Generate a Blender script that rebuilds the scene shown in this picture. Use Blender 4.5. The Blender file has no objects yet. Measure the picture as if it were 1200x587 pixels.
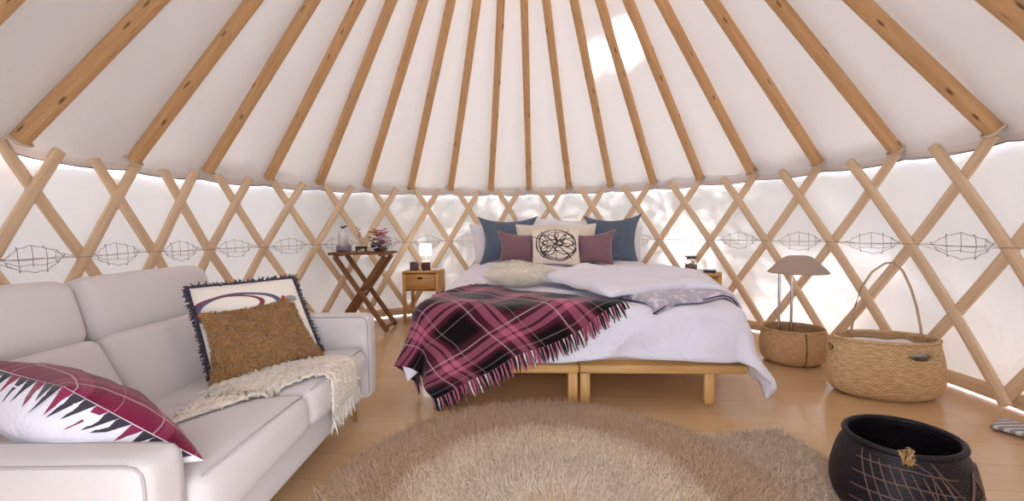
import bpy, bmesh, math, random
import numpy as np
from mathutils import Vector, Matrix, noise
from mathutils.bvhtree import BVHTree
random.seed(7); rng = np.random.default_rng(7)
SC = bpy.context.scene
COL = SC.collection
pi, sin, cos = math.pi, math.sin, math.cos
V = Vector

# ------------------------------------------------------------------ camera
F_PX, PITCH, ROLL, CX, CY = 484.0, -0.04924, -0.01252, 600.0, 293.0
CAM = V((0, 0, 1.0))
_F = V((0, cos(PITCH), sin(PITCH))); _U = V((0, -sin(PITCH), cos(PITCH))); _R = V((1, 0, 0))
_R2 = cos(ROLL) * _R + sin(ROLL) * _U; _U2 = -sin(ROLL) * _R + cos(ROLL) * _U
cd = bpy.data.cameras.new('camera'); co = bpy.data.objects.new('camera', cd); COL.objects.link(co)
co.matrix_world = Matrix(((_R2.x, _U2.x, -_F.x, CAM.x), (_R2.y, _U2.y, -_F.y, CAM.y), (_R2.z, _U2.z, -_F.z, CAM.z), (0, 0, 0, 1)))
cd.sensor_width = 36; cd.lens = F_PX / 1200 * 36; cd.clip_start = 0.01
SC.camera = co

def ray(px, py):
    return _F + (px - CX) / F_PX * _R2 - (py - CY) / F_PX * _U2
def W(px, py, y):            # measured point on the line of sight at distance y into the room
    r = ray(px, py); return CAM + r * (y / r.y)
def Wz(px, py, z):           # same, at height z
    r = ray(px, py); return CAM + r * ((z - 1) / r.z)

# ------------------------------------------------------------------ materials
def lin(c):
    o = []
    for v in c[:3]:
        v = v / 255
        o.append(v / 12.92 if v <= .04045 else ((v + .055) / 1.055) ** 2.4)
    return (*o, 1)
class NT:
    def __init__(s, name):
        s.m = bpy.data.materials.new(name); s.m.use_nodes = True
        s.t = s.m.node_tree; s.t.nodes.clear()
        s.out = s.n('ShaderNodeOutputMaterial')
    def n(s, typ, **k):
        x = s.t.nodes.new(typ)
        for a, b in k.items(): setattr(x, a, b)
        return x
    def l(s, a, b): s.t.links.new(a, b)
    def val(s, op, a, b=None, c=None):
        x = s.n('ShaderNodeMath', operation=op)
        for i, q in enumerate((a, b, c)):
            if q is None: continue
            if isinstance(q, (int, float)): x.inputs[i].default_value = q
            else: s.l(q, x.inputs[i])
        return x.outputs[0]
    def mixc(s, f, a, b, mode='MIX'):
        x = s.n('ShaderNodeMix', data_type='RGBA', blend_type=mode)
        for sock, q in ((x.inputs[0], f), (x.inputs[6], a), (x.inputs[7], b)):
            if isinstance(q, (int, float)): sock.default_value = q
            elif isinstance(q, tuple): sock.default_value = q
            else: s.l(q, sock)
        return x.outputs[2]
    def noise(s, vec, scale, detail=3, rough=.5, dist=0):
        x = s.n('ShaderNodeTexNoise'); x.inputs['Scale'].default_value = scale; x.inputs['Detail'].default_value = detail
        x.inputs['Roughness'].default_value = rough; x.inputs['Distortion'].default_value = dist
        if vec: s.l(vec, x.inputs['Vector'])
        return x.outputs['Fac']
    def mapping(s, vec, sc=(1, 1, 1), loc=(0, 0, 0), rot=(0, 0, 0)):
        x = s.n('ShaderNodeMapping'); x.inputs['Scale'].default_value = sc; x.inputs['Location'].default_value = loc; x.inputs['Rotation'].default_value = rot
        s.l(vec, x.inputs['Vector']); return x.outputs[0]
    def ramp(s, fac, stops, interp='LINEAR'):
        x = s.n('ShaderNodeValToRGB'); cr = x.color_ramp; cr.interpolation = interp
        while len(cr.elements) < len(stops): cr.elements.new(.5)
        for e, (p, c) in zip(cr.elements, stops): e.position = p; e.color = c
        if fac is not None: s.l(fac, x.inputs[0])
        return x.outputs[0]
    def bump(s, h, strength=.3, dist=.01, normal=None):
        x = s.n('ShaderNodeBump'); x.inputs['Strength'].default_value = strength; x.inputs['Distance'].default_value = dist
        s.l(h, x.inputs['Height'])
        if normal: s.l(normal, x.inputs['Normal'])
        return x.outputs[0]
    def bsdf(s, color, rough=.6, normal=None, metallic=0, coat=0, sheen=0, spec=.5, trans=0, emis=None, estr=0, alpha=None, ior=1.45):
        x = s.n('ShaderNodeBsdfPrincipled')
        def st(k, v):
            if isinstance(v, (int, float, tuple)): x.inputs[k].default_value = v
            else: s.l(v, x.inputs[k])
        st('Base Color', color); st('Roughness', rough); st('Metallic', metallic); st('Coat Weight', coat); st('Sheen Weight', sheen)
        st('Specular IOR Level', spec); st('Transmission Weight', trans); st('IOR', ior)
        if emis: st('Emission Color', emis); st('Emission Strength', estr)
        if normal: s.l(normal, x.inputs['Normal'])
        s.l(x.outputs[0], s.out.inputs[0]); return x
    def uv(s): return s.n('ShaderNodeTexCoord').outputs['UV']
    def ob(s): return s.n('ShaderNodeTexCoord').outputs['Object']

def wood(name, dark, mid, light, rough=.5, knots=0, fine=26, coat=0):
    t = NT(name); uv = t.uv()
    rnd = t.n('ShaderNodeObjectInfo').outputs['Random']
    comb = t.n('ShaderNodeCombineXYZ'); t.l(t.val('MULTIPLY', rnd, 37.), comb.inputs[0]); t.l(t.val('MULTIPLY', rnd, 11.), comb.inputs[1])
    add = t.n('ShaderNodeVectorMath', operation='ADD'); t.l(uv, add.inputs[0]); t.l(comb.outputs[0], add.inputs[1])
    v = t.mapping(add.outputs[0], (1.3, fine, 1))
    g = t.noise(v, 1.6, 5, .6, .6)
    c = t.ramp(g, [(.25, lin(dark)), (.5, lin(mid)), (.78, lin(light))])
    g2 = t.noise(t.mapping(add.outputs[0], (.8, 3, 1)), 1.5, 2)
    c = t.mixc(t.val('MULTIPLY', g2, .35), c, lin(mid))
    if knots:
        vo = t.n('ShaderNodeTexVoronoi'); vo.voronoi_dimensions = '2D'; vo.inputs['Scale'].default_value = 1
        t.l(t.mapping(add.outputs[0], (2.6, 11, 1)), vo.inputs['Vector'])
        k = t.ramp(vo.outputs['Distance'], [(.03 * knots, (1, 1, 1, 1)), (.075 * knots, (0, 0, 0, 1))])
        c = t.mixc(t.val('MULTIPLY', k, .8), c, lin((74, 44, 26)))
    t.bsdf(c, rough, t.bump(g, .12, .004), coat=coat)
    return t.m
M = {}
M['rafter'] = wood('pine_rafter', (190, 144, 98), (214, 172, 124), (228, 194, 152), .5, knots=1.3)
M['slat'] = wood('ash_lattice', (206, 174, 138), (226, 200, 168), (238, 218, 192), .6)
M['oak'] = wood('oak_furniture', (178, 126, 66), (203, 154, 92), (218, 174, 116), .45)
M['teak'] = wood('teak_table', (84, 50, 24), (126, 82, 44), (156, 108, 62), .5)
M['bench'] = wood('bed_timber', (186, 134, 74), (212, 166, 106), (226, 186, 130), .5)

def cloth(name, col, rough=.9, weave=0, wr=0, sheen=.3, col2=None, c2scale=4, wscale=6):
    t = NT(name); o = t.ob(); c = lin(col)
    if col2:
        c = t.mixc(t.ramp(t.noise(o, c2scale, 3), [(.4, (0, 0, 0, 1)), (.62, (1, 1, 1, 1))]), lin(col), lin(col2))
    nrm = None
    if wr: nrm = t.bump(t.noise(o, wscale, 3, .55, .8), wr, .03)
    if weave: nrm = t.bump(t.noise(o, weave, 2, .6), .35, .004, nrm)
    t.bsdf(c, rough, nrm, sheen=sheen, spec=.2)
    return t.m
M['sofa'] = cloth('sofa_fabric', (210, 203, 202), weave=420, wr=.15, wscale=5)
M['sofa_seam'] = cloth('sofa_seam', (178, 168, 170))
M['bed_white'] = cloth('white_bed_linen', (228, 226, 238), wr=.8, wscale=4.5, weave=300)
M['pillow_white'] = cloth('white_pillowcase', (232, 230, 240), wr=.5, wscale=8)
M['cream'] = cloth('cream_cotton', (226, 216, 200), wr=.3, weave=200)
M['blue'] = cloth('slate_blue_linen', (88, 100, 118), weave=260, wr=.3, col2=(100, 112, 130), c2scale=60)
M['mauve'] = cloth('mauve_linen', (122, 92, 100), weave=260, wr=.3, col2=(142, 106, 116), c2scale=90)
M['fur'] = cloth('cream_fur', (238, 230, 216), sheen=.6)
M['navy_fringe'] = cloth('navy_fringe', (60, 54, 72))
M['chrome'] = NT('brushed_steel'); M['chrome'].bsdf((.62, .6, .6, 1), .25, metallic=1); M['chrome'] = M['chrome'].m
M['brass'] = NT('brass_leg'); M['brass'].bsdf(lin((196, 150, 84)), .3, metallic=1); M['brass'] = M['brass'].m
def plain(name, col, rough=.6, **k):
    t = NT(name); t.bsdf(lin(col), rough, **k); M[name] = t.m; return t.m
plain('white_paint', (235, 232, 230), .4)
plain('dark_pull', (30, 24, 22), .5)
plain('cotton_tape', (214, 200, 186), .9)
plain('wire', (150, 134, 126), .5)
plain('cable', (170, 160, 154), .4, metallic=.6)
plain('shade_taupe', (170, 154, 142), .7)
plain('plum_box', (92, 74, 88), .6)
plain('lilac_box', (146, 130, 150), .6)
plain('dark_wood_box', (78, 52, 44), .5)
plain('black_plastic', (34, 30, 36), .4)
plain('wax_white', (238, 236, 236), .5)
plain('pinkflower', (214, 92, 150), .8)
plain('ochreflower', (176, 118, 62), .8)
plain('greyflower', (140, 126, 128), .8)
plain('whiteflower', (226, 218, 214), .8)
plain('stem', (112, 84, 54), .8)
plain('purpledark', (64, 50, 74), .8)
plain('soil', (78, 58, 50), .95)
t = NT('clear_glass'); t.bsdf((1, 1, 1, 1), .03, trans=1); M['glass'] = t.m
t = NT('lamp_glow'); t.bsdf((1, 1, 1, 1), .6, emis=(1, .93, .82, 1), estr=5); M['glow'] = t.m

def canvas(name, col, trans, tr_col, wr=.3, wscale=2.5, glow=0, dist=.03, gloss=.06):
    t = NT(name); o = t.ob()
    n1 = t.noise(o, wscale, 4, .5, 1.2)
    nrm = t.bump(n1, wr, dist)
    d = t.n('ShaderNodeBsdfDiffuse'); d.inputs[0].default_value = lin(col); t.l(nrm, d.inputs['Normal'])
    r = t.n('ShaderNodeBsdfTranslucent'); r.inputs[0].default_value = lin(tr_col); t.l(nrm, r.inputs['Normal'])
    mx = t.n('ShaderNodeMixShader'); mx.inputs[0].default_value = trans
    t.l(d.outputs[0], mx.inputs[1]); t.l(r.outputs[0], mx.inputs[2])
    g = t.n('ShaderNodeBsdfGlossy'); g.inputs['Roughness'].default_value = .38; t.l(nrm, g.inputs['Normal'])
    m2 = t.n('ShaderNodeMixShader'); m2.inputs[0].default_value = gloss
    t.l(mx.outputs[0], m2.inputs[1]); t.l(g.outputs[0], m2.inputs[2])
    last = m2.outputs[0]
    if glow:   # thin coated cloth passes some of the sun nearly straight through
        rf = t.n('ShaderNodeBsdfRefraction'); rf.inputs['Roughness'].default_value = .38; rf.inputs['IOR'].default_value = 1.1
        m3 = t.n('ShaderNodeMixShader'); m3.inputs[0].default_value = glow
        t.l(last, m3.inputs[1]); t.l(rf.outputs[0], m3.inputs[2]); last = m3.outputs[0]
    t.l(last, t.out.inputs[0]); return t.m
M['roof'] = canvas('roof_canvas', (228, 226, 226), .018, (236, 232, 232), .3, 2.6, glow=.0035, gloss=.10)
M['wallc'] = canvas('wall_canvas', (228, 226, 227), .060, (240, 238, 240), .55, 3.2, glow=.0)
M['skirt'] = canvas('roof_hem', (222, 214, 212), .025, (214, 202, 200), .4, 4)

def plaid(name, rep, pal, rot=0):
    t = NT(name); uv = t.mapping(t.uv(), rot=(0, 0, rot))
    sp = t.n('ShaderNodeSeparateXYZ'); t.l(uv, sp.inputs[0])
    cols = []
    for ax, ph in ((0, 0.), (1, .23)):
        f = t.val('FRACT', t.val('ADD', t.val('MULTIPLY', sp.outputs[ax], 1 / rep), 7 + ph))
        cols.append(t.ramp(f, pal, 'CONSTANT'))
    c = t.mixc(.5, cols[0], cols[1])
    # thin light over-check lines
    for ax, ph in ((0, .12), (1, .4)):
        f = t.val('FRACT', t.val('ADD', t.val('MULTIPLY', sp.outputs[ax], 1 / rep), 7 + ph))
        k = t.ramp(f, [(0, (1, 1, 1, 1)), (.018, (0, 0, 0, 1)), (.5, (.4, .4, .4, 1)), (.512, (0, 0, 0, 1))], 'CONSTANT')
        c = t.mixc(t.val('MULTIPLY', k, .6), c, lin((200, 172, 180)))
    nz = t.noise(t.uv(), 160, 2)
    t.bsdf(c, .95, t.bump(nz, .5, .004), sheen=.25, spec=.1)
    return t.m
BLK, BUR, PNK, DRK = lin((14, 8, 12)), lin((92, 34, 54)), lin((182, 98, 126)), lin((46, 14, 26))
M['plaid'] = plaid('tartan_wool', .35, [(0, BLK), (.42, DRK), (.46, BUR), (.52, PNK), (.6, BUR), (.64, PNK), (.76, BUR), (.94, DRK)])
M['plaid2'] = plaid('burgundy_check', .22, [(0, lin((120, 26, 60))), (.55, lin((96, 18, 48))), (.68, lin((150, 60, 92))), (.8, lin((120, 26, 60)))])

# ------------------------------------------------------------------ object helpers
def new_obj(name, verts, faces, mat, parent=None, uvs=None, smooth=True, mats=None, midx=None):
    me = bpy.data.meshes.new(name); me.from_pydata([tuple(v) for v in verts], [], faces); 
    if uvs is not None:
        ul = me.uv_layers.new(name='UVMap'); arr = np.zeros(len(me.loops) * 2, np.float32)
        vi = np.zeros(len(me.loops), np.int32); me.loops.foreach_get('vertex_index', vi)
        U = np.asarray(uvs, np.float32)
        if len(U) == len(verts): arr = U[vi].ravel()
        else: arr = U.ravel()
        ul.data.foreach_set('uv', arr)
    for m in (mats or [mat]): me.materials.append(m)
    if midx is not None: me.polygons.foreach_set('material_index', np.asarray(midx, np.int32))
    if smooth: me.polygons.foreach_set('use_smooth', np.ones(len(me.polygons), bool))
    me.update()
    o = bpy.data.objects.new(name, me); COL.objects.link(o)
    if parent is not None:
        o.parent = parent; o.matrix_parent_inverse = parent.matrix_world.inverted() if False else Matrix.Translation(-parent.location)
        if parent.type == 'EMPTY' or True: pass
    return o
def tag(o, label=None, cat=None, group=None, kind=None):
    if label: o['label'] = label
    if cat: o['category'] = cat
    if group: o['group'] = group
    if kind: o['kind'] = kind
    return o
def thing(name, loc, label, cat, group=None):
    o = bpy.data.objects.new(name, None); o.location = V(loc); o.empty_display_size = .1; COL.objects.link(o)
    return tag(o, label, cat, group)

class MB:
    """collects shapes and builds them as one mesh"""
    def __init__(s): s.v = []; s.f = []; s.u = []; s.mi = []
    def add(s, v, f, u=None, mi=0):
        n = len(s.v); s.v += [V(p) for p in v]; s.f += [tuple(i + n for i in q) for q in f]
        s.u += list(u) if u is not None else [(p[0], p[2]) for p in v]; s.mi += [mi] * len(f)
    def sweep(s, path, prof, up=V((0, 0, 1)), closed=False, caps=True, scale=None, mi=0):
        path = [V(p) for p in path]; n = len(path); k = len(prof); vs = []; us = []; L = 0
        per = [0]
        for j in range(k): per.append(per[-1] + (V(prof[(j + 1) % k]) - V(prof[j])).length)
        for i, p in enumerate(path):
            if closed: tan = path[(i + 1) % n] - path[i - 1]
            else: tan = path[min(i + 1, n - 1)] - path[max(i - 1, 0)]
            tan.normalize(); u = up(i) if callable(up) else up
            if abs(tan.dot(u)) > .98: u = V((1, 0, 0)) if abs(tan.x) < .9 else V((0, 1, 0))
            a = tan.cross(u).normalized(); b = a.cross(tan).normalized()
            if i: L += (p - path[i - 1]).length
            sc = scale[i] if scale else 1
            for j in range(k):
                vs.append(p + a * prof[j][0] * sc + b * prof[j][1] * sc); us.append((L, per[j]))
        fs = []
        for i in range(n if closed else n - 1):
            for j in range(k):
                i2 = (i + 1) % n
                fs.append((i * k + j, i2 * k + j, i2 * k + (j + 1) % k, i * k + (j + 1) % k))
        if caps and not closed:
            fs.append(tuple(reversed(range(k)))[::-1]); fs.append(tuple((n - 1) * k + j for j in range(k))[::-1])
        s.add(vs, fs, us, mi); return s
    def tube(s, path, r, k=8, closed=False, scale=None, mi=0):
        return s.sweep(path, [(r * cos(2 * pi * j / k), r * sin(2 * pi * j / k)) for j in range(k)], closed=closed, scale=scale, mi=mi)
    def bar(s, a, b, w, h, up=V((0, 0, 1)), bev=.004, mi=0):
        return s.sweep([a, b], rect(w, h, bev), up=up, mi=mi)
    def box(s, c, sz, R=None, bev=.004, mi=0):
        R = R or Matrix.Identity(3); c = V(c)
        ax = R @ V((sz[0] / 2, 0, 0))
        # beveled box: sweep along x with inset caps
        w, h = sz[1], sz[2]; b = min(bev, w / 2.2, h / 2.2, sz[0] / 2.2)
        d = ax.normalized(); pts = [c - ax, c - ax + d * b, c + ax - d * b, c + ax]
        pr = rect(w, h, b); k = len(pr); vs = []; us = []
        for i, p in enumerate(pts):
            fx = (w - 2 * b) / w if i in (0, 3) else 1; fz = (h - 2 * b) / h if i in (0, 3) else 1
            L = [0, b, sz[0] - b, sz[0]][i]
            for (y, z) in pr:
                vs.append(p + R @ V((0, y * fx, z * fz))); us.append((L, y + z))
        fs = []
        for i in range(3):
            for j in range(k): fs.append((i * k + j, i * k + (j + 1) % k, (i + 1) * k + (j + 1) % k, (i + 1) * k + j))
        fs.append(tuple(range(k))[::-1]); fs.append(tuple(3 * k + j for j in range(k)))
        s.add(vs, fs, us, mi); return s
    def lathe(s, prof, c=V((0, 0, 0)), n=40, sx=1, sy=1, axis=None, mi=0, cap=False):
        vs = []; us = []; A = axis or Matrix.Identity(3)
        for i, (r, z) in enumerate(prof):
            for j in range(n):
                a = 2 * pi * j / n; vs.append(V(c) + A @ V((r * cos(a) * sx, r * sin(a) * sy, z))); us.append((j / n * 2 * pi * .2, z))
        fs = []
        for i in range(len(prof) - 1):
            for j in range(n): fs.append((i * n + j, i * n + (j + 1) % n, (i + 1) * n + (j + 1) % n, (i + 1) * n + j))
        if cap: fs.append(tuple(range(n))[::-1]); fs.append(tuple((len(prof) - 1) * n + j for j in range(n)))
        s.add(vs, fs, us, mi); return s
    def softbox(s, c, sz, r, R=None, n=14, puff=(0, 0, 0), nz=0, nscale=5, mi=0, seed=0):
        """rounded, pillowy box; puff pushes out the faces of each axis"""
        R = R or Matrix.Identity(3); c = V(c); h = [q / 2 for q in sz]
        g = [math.tanh(1.6 * (2 * i / n - 1)) / math.tanh(1.6) for i in range(n + 1)]
        for ax in range(3):
            for sg in (-1, 1):
                vs = []; us = []
                a1, a2 = (ax + 1) % 3, (ax + 2) % 3
                for i in range(n + 1):
                    for j in range(n + 1):
                        q = [0, 0, 0]; q[ax] = sg; q[a1] = g[i]; q[a2] = g[j]
                        p = [q[k] * h[k] for k in range(3)]
                        cl = [max(-(h[k] - r), min(h[k] - r, p[k])) for k in range(3)]
                        d = V([p[k] - cl[k] for k in range(3)])
                        if d.length > 1e-9: d.normalize(); p = [cl[k] + d[k] * r for k in range(3)]
                        P = V(p)
                        for k in range(3):
                            o1, o2 = (k + 1) % 3, (k + 2) % 3
                            w = max(0, 1 - (p[o1] / h[o1]) ** 2) * max(0, 1 - (p[o2] / h[o2]) ** 2)
                            P[k] += puff[k] * w ** .7 * (p[k] / h[k])
                        if nz:
                            e = noise.noise_vector(P * nscale + V((seed, 3 * seed, 0))); P += V(e) * nz
                        vs.append(c + R @ P); us.append((P[a1], P[a2]))
                m = n + 1; fs = []
                for i in range(n):
                    for j in range(n):
                        q4 = (i * m + j, (i + 1) * m + j, (i + 1) * m + j + 1, i * m + j + 1)
                        fs.append(q4 if sg > 0 else q4[::-1])
                s.add(vs, fs, us, mi)
        return s
    def build(s, name, mat, parent=None, smooth=True, mats=None, weld=0, angle=None):
        o = new_obj(name, s.v, s.f, mat, parent, s.u, smooth, mats, s.mi if mats else None)
        if weld:
            bm = bmesh.new(); bm.from_mesh(o.data); bmesh.ops.remove_doubles(bm, verts=bm.verts, dist=weld); bm.to_mesh(o.data); bm.free()
            o.data.polygons.foreach_set('use_smooth', np.ones(len(o.data.polygons), bool))
        if angle: o.data.set_sharp_from_angle(angle=math.radians(angle))
        return o
def rect(w, h, b=.004):
    x, y = w / 2, h / 2; b = min(b, x * .9, y * .9)
    return [(x - b, -y), (x, -y + b), (x, y - b), (x - b, y), (-x + b, y), (-x, y - b), (-x, -y + b), (-x + b, -y)]
def rotz(a): return Matrix.Rotation(a, 3, 'Z')
def R_axes(x, y, z): return Matrix((x, y, z)).transposed()
SA = 40
def Bx(*a, **k): return MB().box(*a, **k)

# ------------------------------------------------------------------ yurt shell
YC = V((0.01293, 2.51668, 0)); YR = 2.66514; EAVE = 1.505
def cyl(a, z, dr=0): return V((YC.x + (YR + dr) * sin(a), YC.y + (YR + dr) * cos(a), z))
raf = [-1.683, -1.4344, -1.2298, -1.0334, -0.8458, -0.6563, -0.4682, -0.2882, -0.1006, 0.079, 0.2658, 0.4532, 0.6381, 0.8271, 1.0181, 1.2334, 1.4451, 1.6595]
raft = [183, 300, 368, 421, 460, 495, 529, 558, 586, 614, 641, 671, 701.5, 735.6, 775, 832, 905.6, 1004]
KS = (4.10 - EAVE) / YR
def cone_hit(px, py):
    r = ray(px, py); t = .3
    for _ in range(4000):
        p = CAM + r * t; rr = math.hypot(p.x - YC.x, p.y - YC.y)
        if p.z > EAVE + (YR - rr) * KS: return p
        t += .001
    return p
def extend(P, Q, rho=.5):
    d = (Q - P); t = 1.
    best = min((abs(math.hypot(P.x + d.x * k / 200 - YC.x, P.y + d.y * k / 200 - YC.y) - rho), k) for k in range(100, 500))
    return P + d * best[1] / 200
lines = []   # (angle, P, Q, kind)
for a, xt in zip(raf, raft):
    P = cyl(a, EAVE - .0, -.02); Q = extend(P, cone_hit(xt, 0)); lines.append((a, P, Q, 'v'))
for a, px, py in ((-1.885, 6, 4), (1.86, 1177, 14)):
    P = cyl(a, EAVE, -.02); Q = extend(P, cone_hit(px, py)); lines.append((a, P, Q, 'v'))
for a in (2.06, 2.25, -2.08, -2.27): lines.append((a, cyl(a, EAVE, -.02), V((YC.x + .5 * sin(a), YC.y + .5 * cos(a), EAVE + (YR - .5) * KS)), 's'))
for k in range(8):
    a = 2.25 + (2 * pi - 2.27 - 2.25) * (k + 1) / 9; a2 = a if a < pi else a - 2 * pi
    lines.append((a2, cyl(a, EAVE, -.02), V((YC.x + .5 * sin(a), YC.y + .5 * cos(a), EAVE + (YR - .5) * KS)), 'h'))
lines.sort(key=lambda q: q[0])

ORD = ['first', 'second', 'third', 'fourth', 'fifth', 'sixth', 'seventh', 'eighth', 'ninth', 'tenth', 'eleventh', 'twelfth', 'thirteenth', 'fourteenth', 'fifteenth', 'sixteenth', 'seventeenth', 'eighteenth', 'nineteenth', 'twentieth', 'twenty-first', 'twenty-second', 'twenty-third', 'twenty-fourth']
nvis = 0
for a, P, Q, kd in lines:
    if kd == 'h': continue
    d = (Q - P).normalized(); side = d.cross(V((0, 0, 1))).normalized(); nrm = side.cross(d).normalized()
    rt = thing('roof_rafter', P, '', 'rafter', 'pine rafters of the yurt roof')
    if kd == 'v':
        if a < -1.8: lb = 'pine roof rafter crossing only the extreme top left corner of the photo'
        elif a > 1.8: lb = 'pine roof rafter crossing only the extreme top right corner of the photo'
        else:
            nvis += 1
            lb = 'orange pine roof rafter, %s from the left of those with a visible lower end' % ORD[nvis - 1]
            if nvis == 10: lb = 'orange pine roof rafter running almost vertically above the bed, tenth from the left'
    else: lb = 'pine roof rafter beyond the %s edge of the photo, %s' % ('left' if a < 0 else 'right', 'nearer the bed' if abs(a) < 2.15 else 'nearer the door side')
    rt['label'] = lb
    pth = []
    n = 12; bow = random.uniform(-.006, .006)
    for i in range(n + 1):
        t_ = i / n; pth.append(P + (Q - P) * t_ + side * bow * sin(pi * t_) * 2 + nrm * .012 * sin(pi * t_))
    MB().sweep(pth, rect(.066, .078, .014), up=nrm).build('beam', M['rafter'], rt, angle=50)
    # cotton loop holding the foot of the rafter
    b = MB(); e = P + d * .012
    loop = [e + side * x + nrm * y for x, y in ((-.043, .07), (-.044, 0), (-.036, -.042), (0, -.052), (.036, -.042), (.044, 0), (.043, .07))]
    b.sweep(loop, rect(.004, .016, .001), up=lambda i: d)
    b.build('tie_loop', M['cotton_tape'], rt)

# roof lining: one cloth lofted over the rafters, sagging between them, turned down at the eave
def roof_grid():
    vs = []; fs = []; us = []; NS = 34; NA = 10
    L = len(lines); cols = 0
    for i in range(L):
        a0, P0, Q0, _ = lines[i]; a1, P1, Q1, _ = lines[(i + 1) % L]
        if a1 < a0: a1 += 2 * pi
        for j in range(NA):
            f = j / NA; am = a0 + (a1 - a0) * f; bulge = (4 * f * (1 - f)) ** .8
            wob = .5 + .5 * noise.noise(V((i * 3.1, f * 2, 5)))
            for k in range(NS):
                if k < 6:   # hanging hem
                    z = 1.45 + (EAVE + .02 - 1.45) * k / 6 - .02 * bulge * (1 - k / 6)
                    p = cyl(am, z, .04 - .10 * bulge * (k / 6) ** 2.2)
                else:
                    s_ = ((k - 6) / (NS - 7)) ** 1.35
                    pa = P0 + (Q0 - P0) * s_; pb = P1 + (Q1 - P1) * s_
                    p = pa.lerp(pb, f)
                    # keep on the circle at the eave
                    cc = cyl(am, EAVE, -.02); p = p + (cc - (P0.lerp(P1, f))) * (1 - s_)
                    nr = V((-sin(am) * -KS, cos(am) * KS, 1)).normalized()
                    nr = V((sin(am) * KS, cos(am) * KS, 1)).normalized()
                    belly = .026 * bulge * sin(pi * min(1, s_ ** .5)) + .085 * bulge * math.exp(-((s_ - .03) / .06) ** 2) + .010 * noise.noise(V((am * 30, s_ * 12, i))) * math.exp(-s_ * 14) * bulge
                    up_ = .046 + .012 * (1 - math.exp(-s_ * 12))
                    p = p + nr * (up_ - belly)
                    e = math.exp(-(s_ / .012) ** 2)
                    p = p.lerp(cyl(am, EAVE + .035 - .015 * bulge, .038 - .10 * bulge), e * .9)
                    p += nr * .012 * noise.noise(V((am * 9, s_ * 7, 1.7 + i)))* bulge
                vs.append(p); us.append((am, k / NS))
            for _ in range(10):
                seg = vs[-NS:]
                for k in range(2, 15): vs[-NS + k] = seg[k].lerp((seg[k - 1] + seg[k + 1]) / 2, .7 * min(1, bulge * 1.3))
            cols += 1
    for c in range(cols):
        c2 = (c + 1) % cols
        for k in range(NS - 1): fs.append((c * NS + k, c2 * NS + k, c2 * NS + k + 1, c * NS + k + 1))
    mi = [1 if (q[0] % NS) < 3 else 0 for q in fs]
    return vs, fs, us, mi
vs, fs, us, mi = roof_grid()
ceil = new_obj('ceiling', vs, fs, None, None, us, True, [M['roof'], M['skirt']], mi); tag(ceil, 'white canvas roof lining stretched over the rafters', kind='structure')
# dark seam of the hem
b = MB(); ring = []
for i in range(len(lines)):
    a0 = lines[i][0]; a1 = lines[(i + 1) % len(lines)][0]; a1 += 2 * pi if a1 < a0 else 0
    for j in range(10):
        f = j / 10; ring.append(cyl(a0 + (a1 - a0) * f, 1.45 - .02 * (4 * f * (1 - f)) ** .8, .038))
b.tube(ring, .004, 6, closed=True); tag(b.build('trim_hem', cloth('hem_piping', (120, 100, 98))), kind='structure')
# crown ring and its spokes
zc = EAVE + (YR - .5) * KS
b = MB(); b.sweep([V((YC.x + .47 * sin(2 * pi * i / 48), YC.y + .47 * cos(2 * pi * i / 48), zc + .01)) for i in range(48)], rect(.07, .14, .01), closed=True)
for k in range(4):
    a = k * pi / 4; b.bar(V((YC.x - .45 * cos(a), YC.y - .45 * sin(a), zc + .06)), V((YC.x + .45 * cos(a), YC.y + .45 * sin(a), zc + .06)), .03, .04)
tag(b.build('trim_crown', M['rafter'], angle=50), kind='structure')
# wall canvas
vs = []; fs = []; us = []; NA, NZ = 360, 26
for i in range(NA):
    a = -pi + 2 * pi * i / NA
    for k in range(NZ + 1):
        z = .012 + 1.543 * k / NZ
        w = .012 * noise.noise(V((a * 5, z * 2.2, 0))) + .006 * noise.noise(V((a * 14, z * 5, 4)))
        vs.append(cyl(a, z, .062 + w if k < NZ else .034)); us.append((a * YR, z))
for i in range(NA):
    for k in range(NZ):
        if abs(-pi + 2 * pi * (i + .5) / NA) > pi - .24 and k < NZ - 1: continue      # the doorway the picture is taken from
        fs.append((i * (NZ + 1) + k, ((i + 1) % NA) * (NZ + 1) + k, ((i + 1) % NA) * (NZ + 1) + k + 1, i * (NZ + 1) + k + 1))
wl = new_obj('wall_round', vs, fs, M['wallc'], None, us); tag(wl, 'white canvas wall of the yurt behind the wooden lattice', kind='structure')
b = MB()
for sg in (-1, 1): b.bar(cyl(sg * (pi - .235), 0, .05), cyl(sg * (pi - .235), 1.5, .05), .06, .07, up=V((0, 1, 0)))
b.bar(cyl(pi - .235, 1.5, .05), cyl(-pi + .235, 1.5, .05), .06, .07)
tag(b.build('door_1', M['slat'], angle=50), kind='structure')
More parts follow.
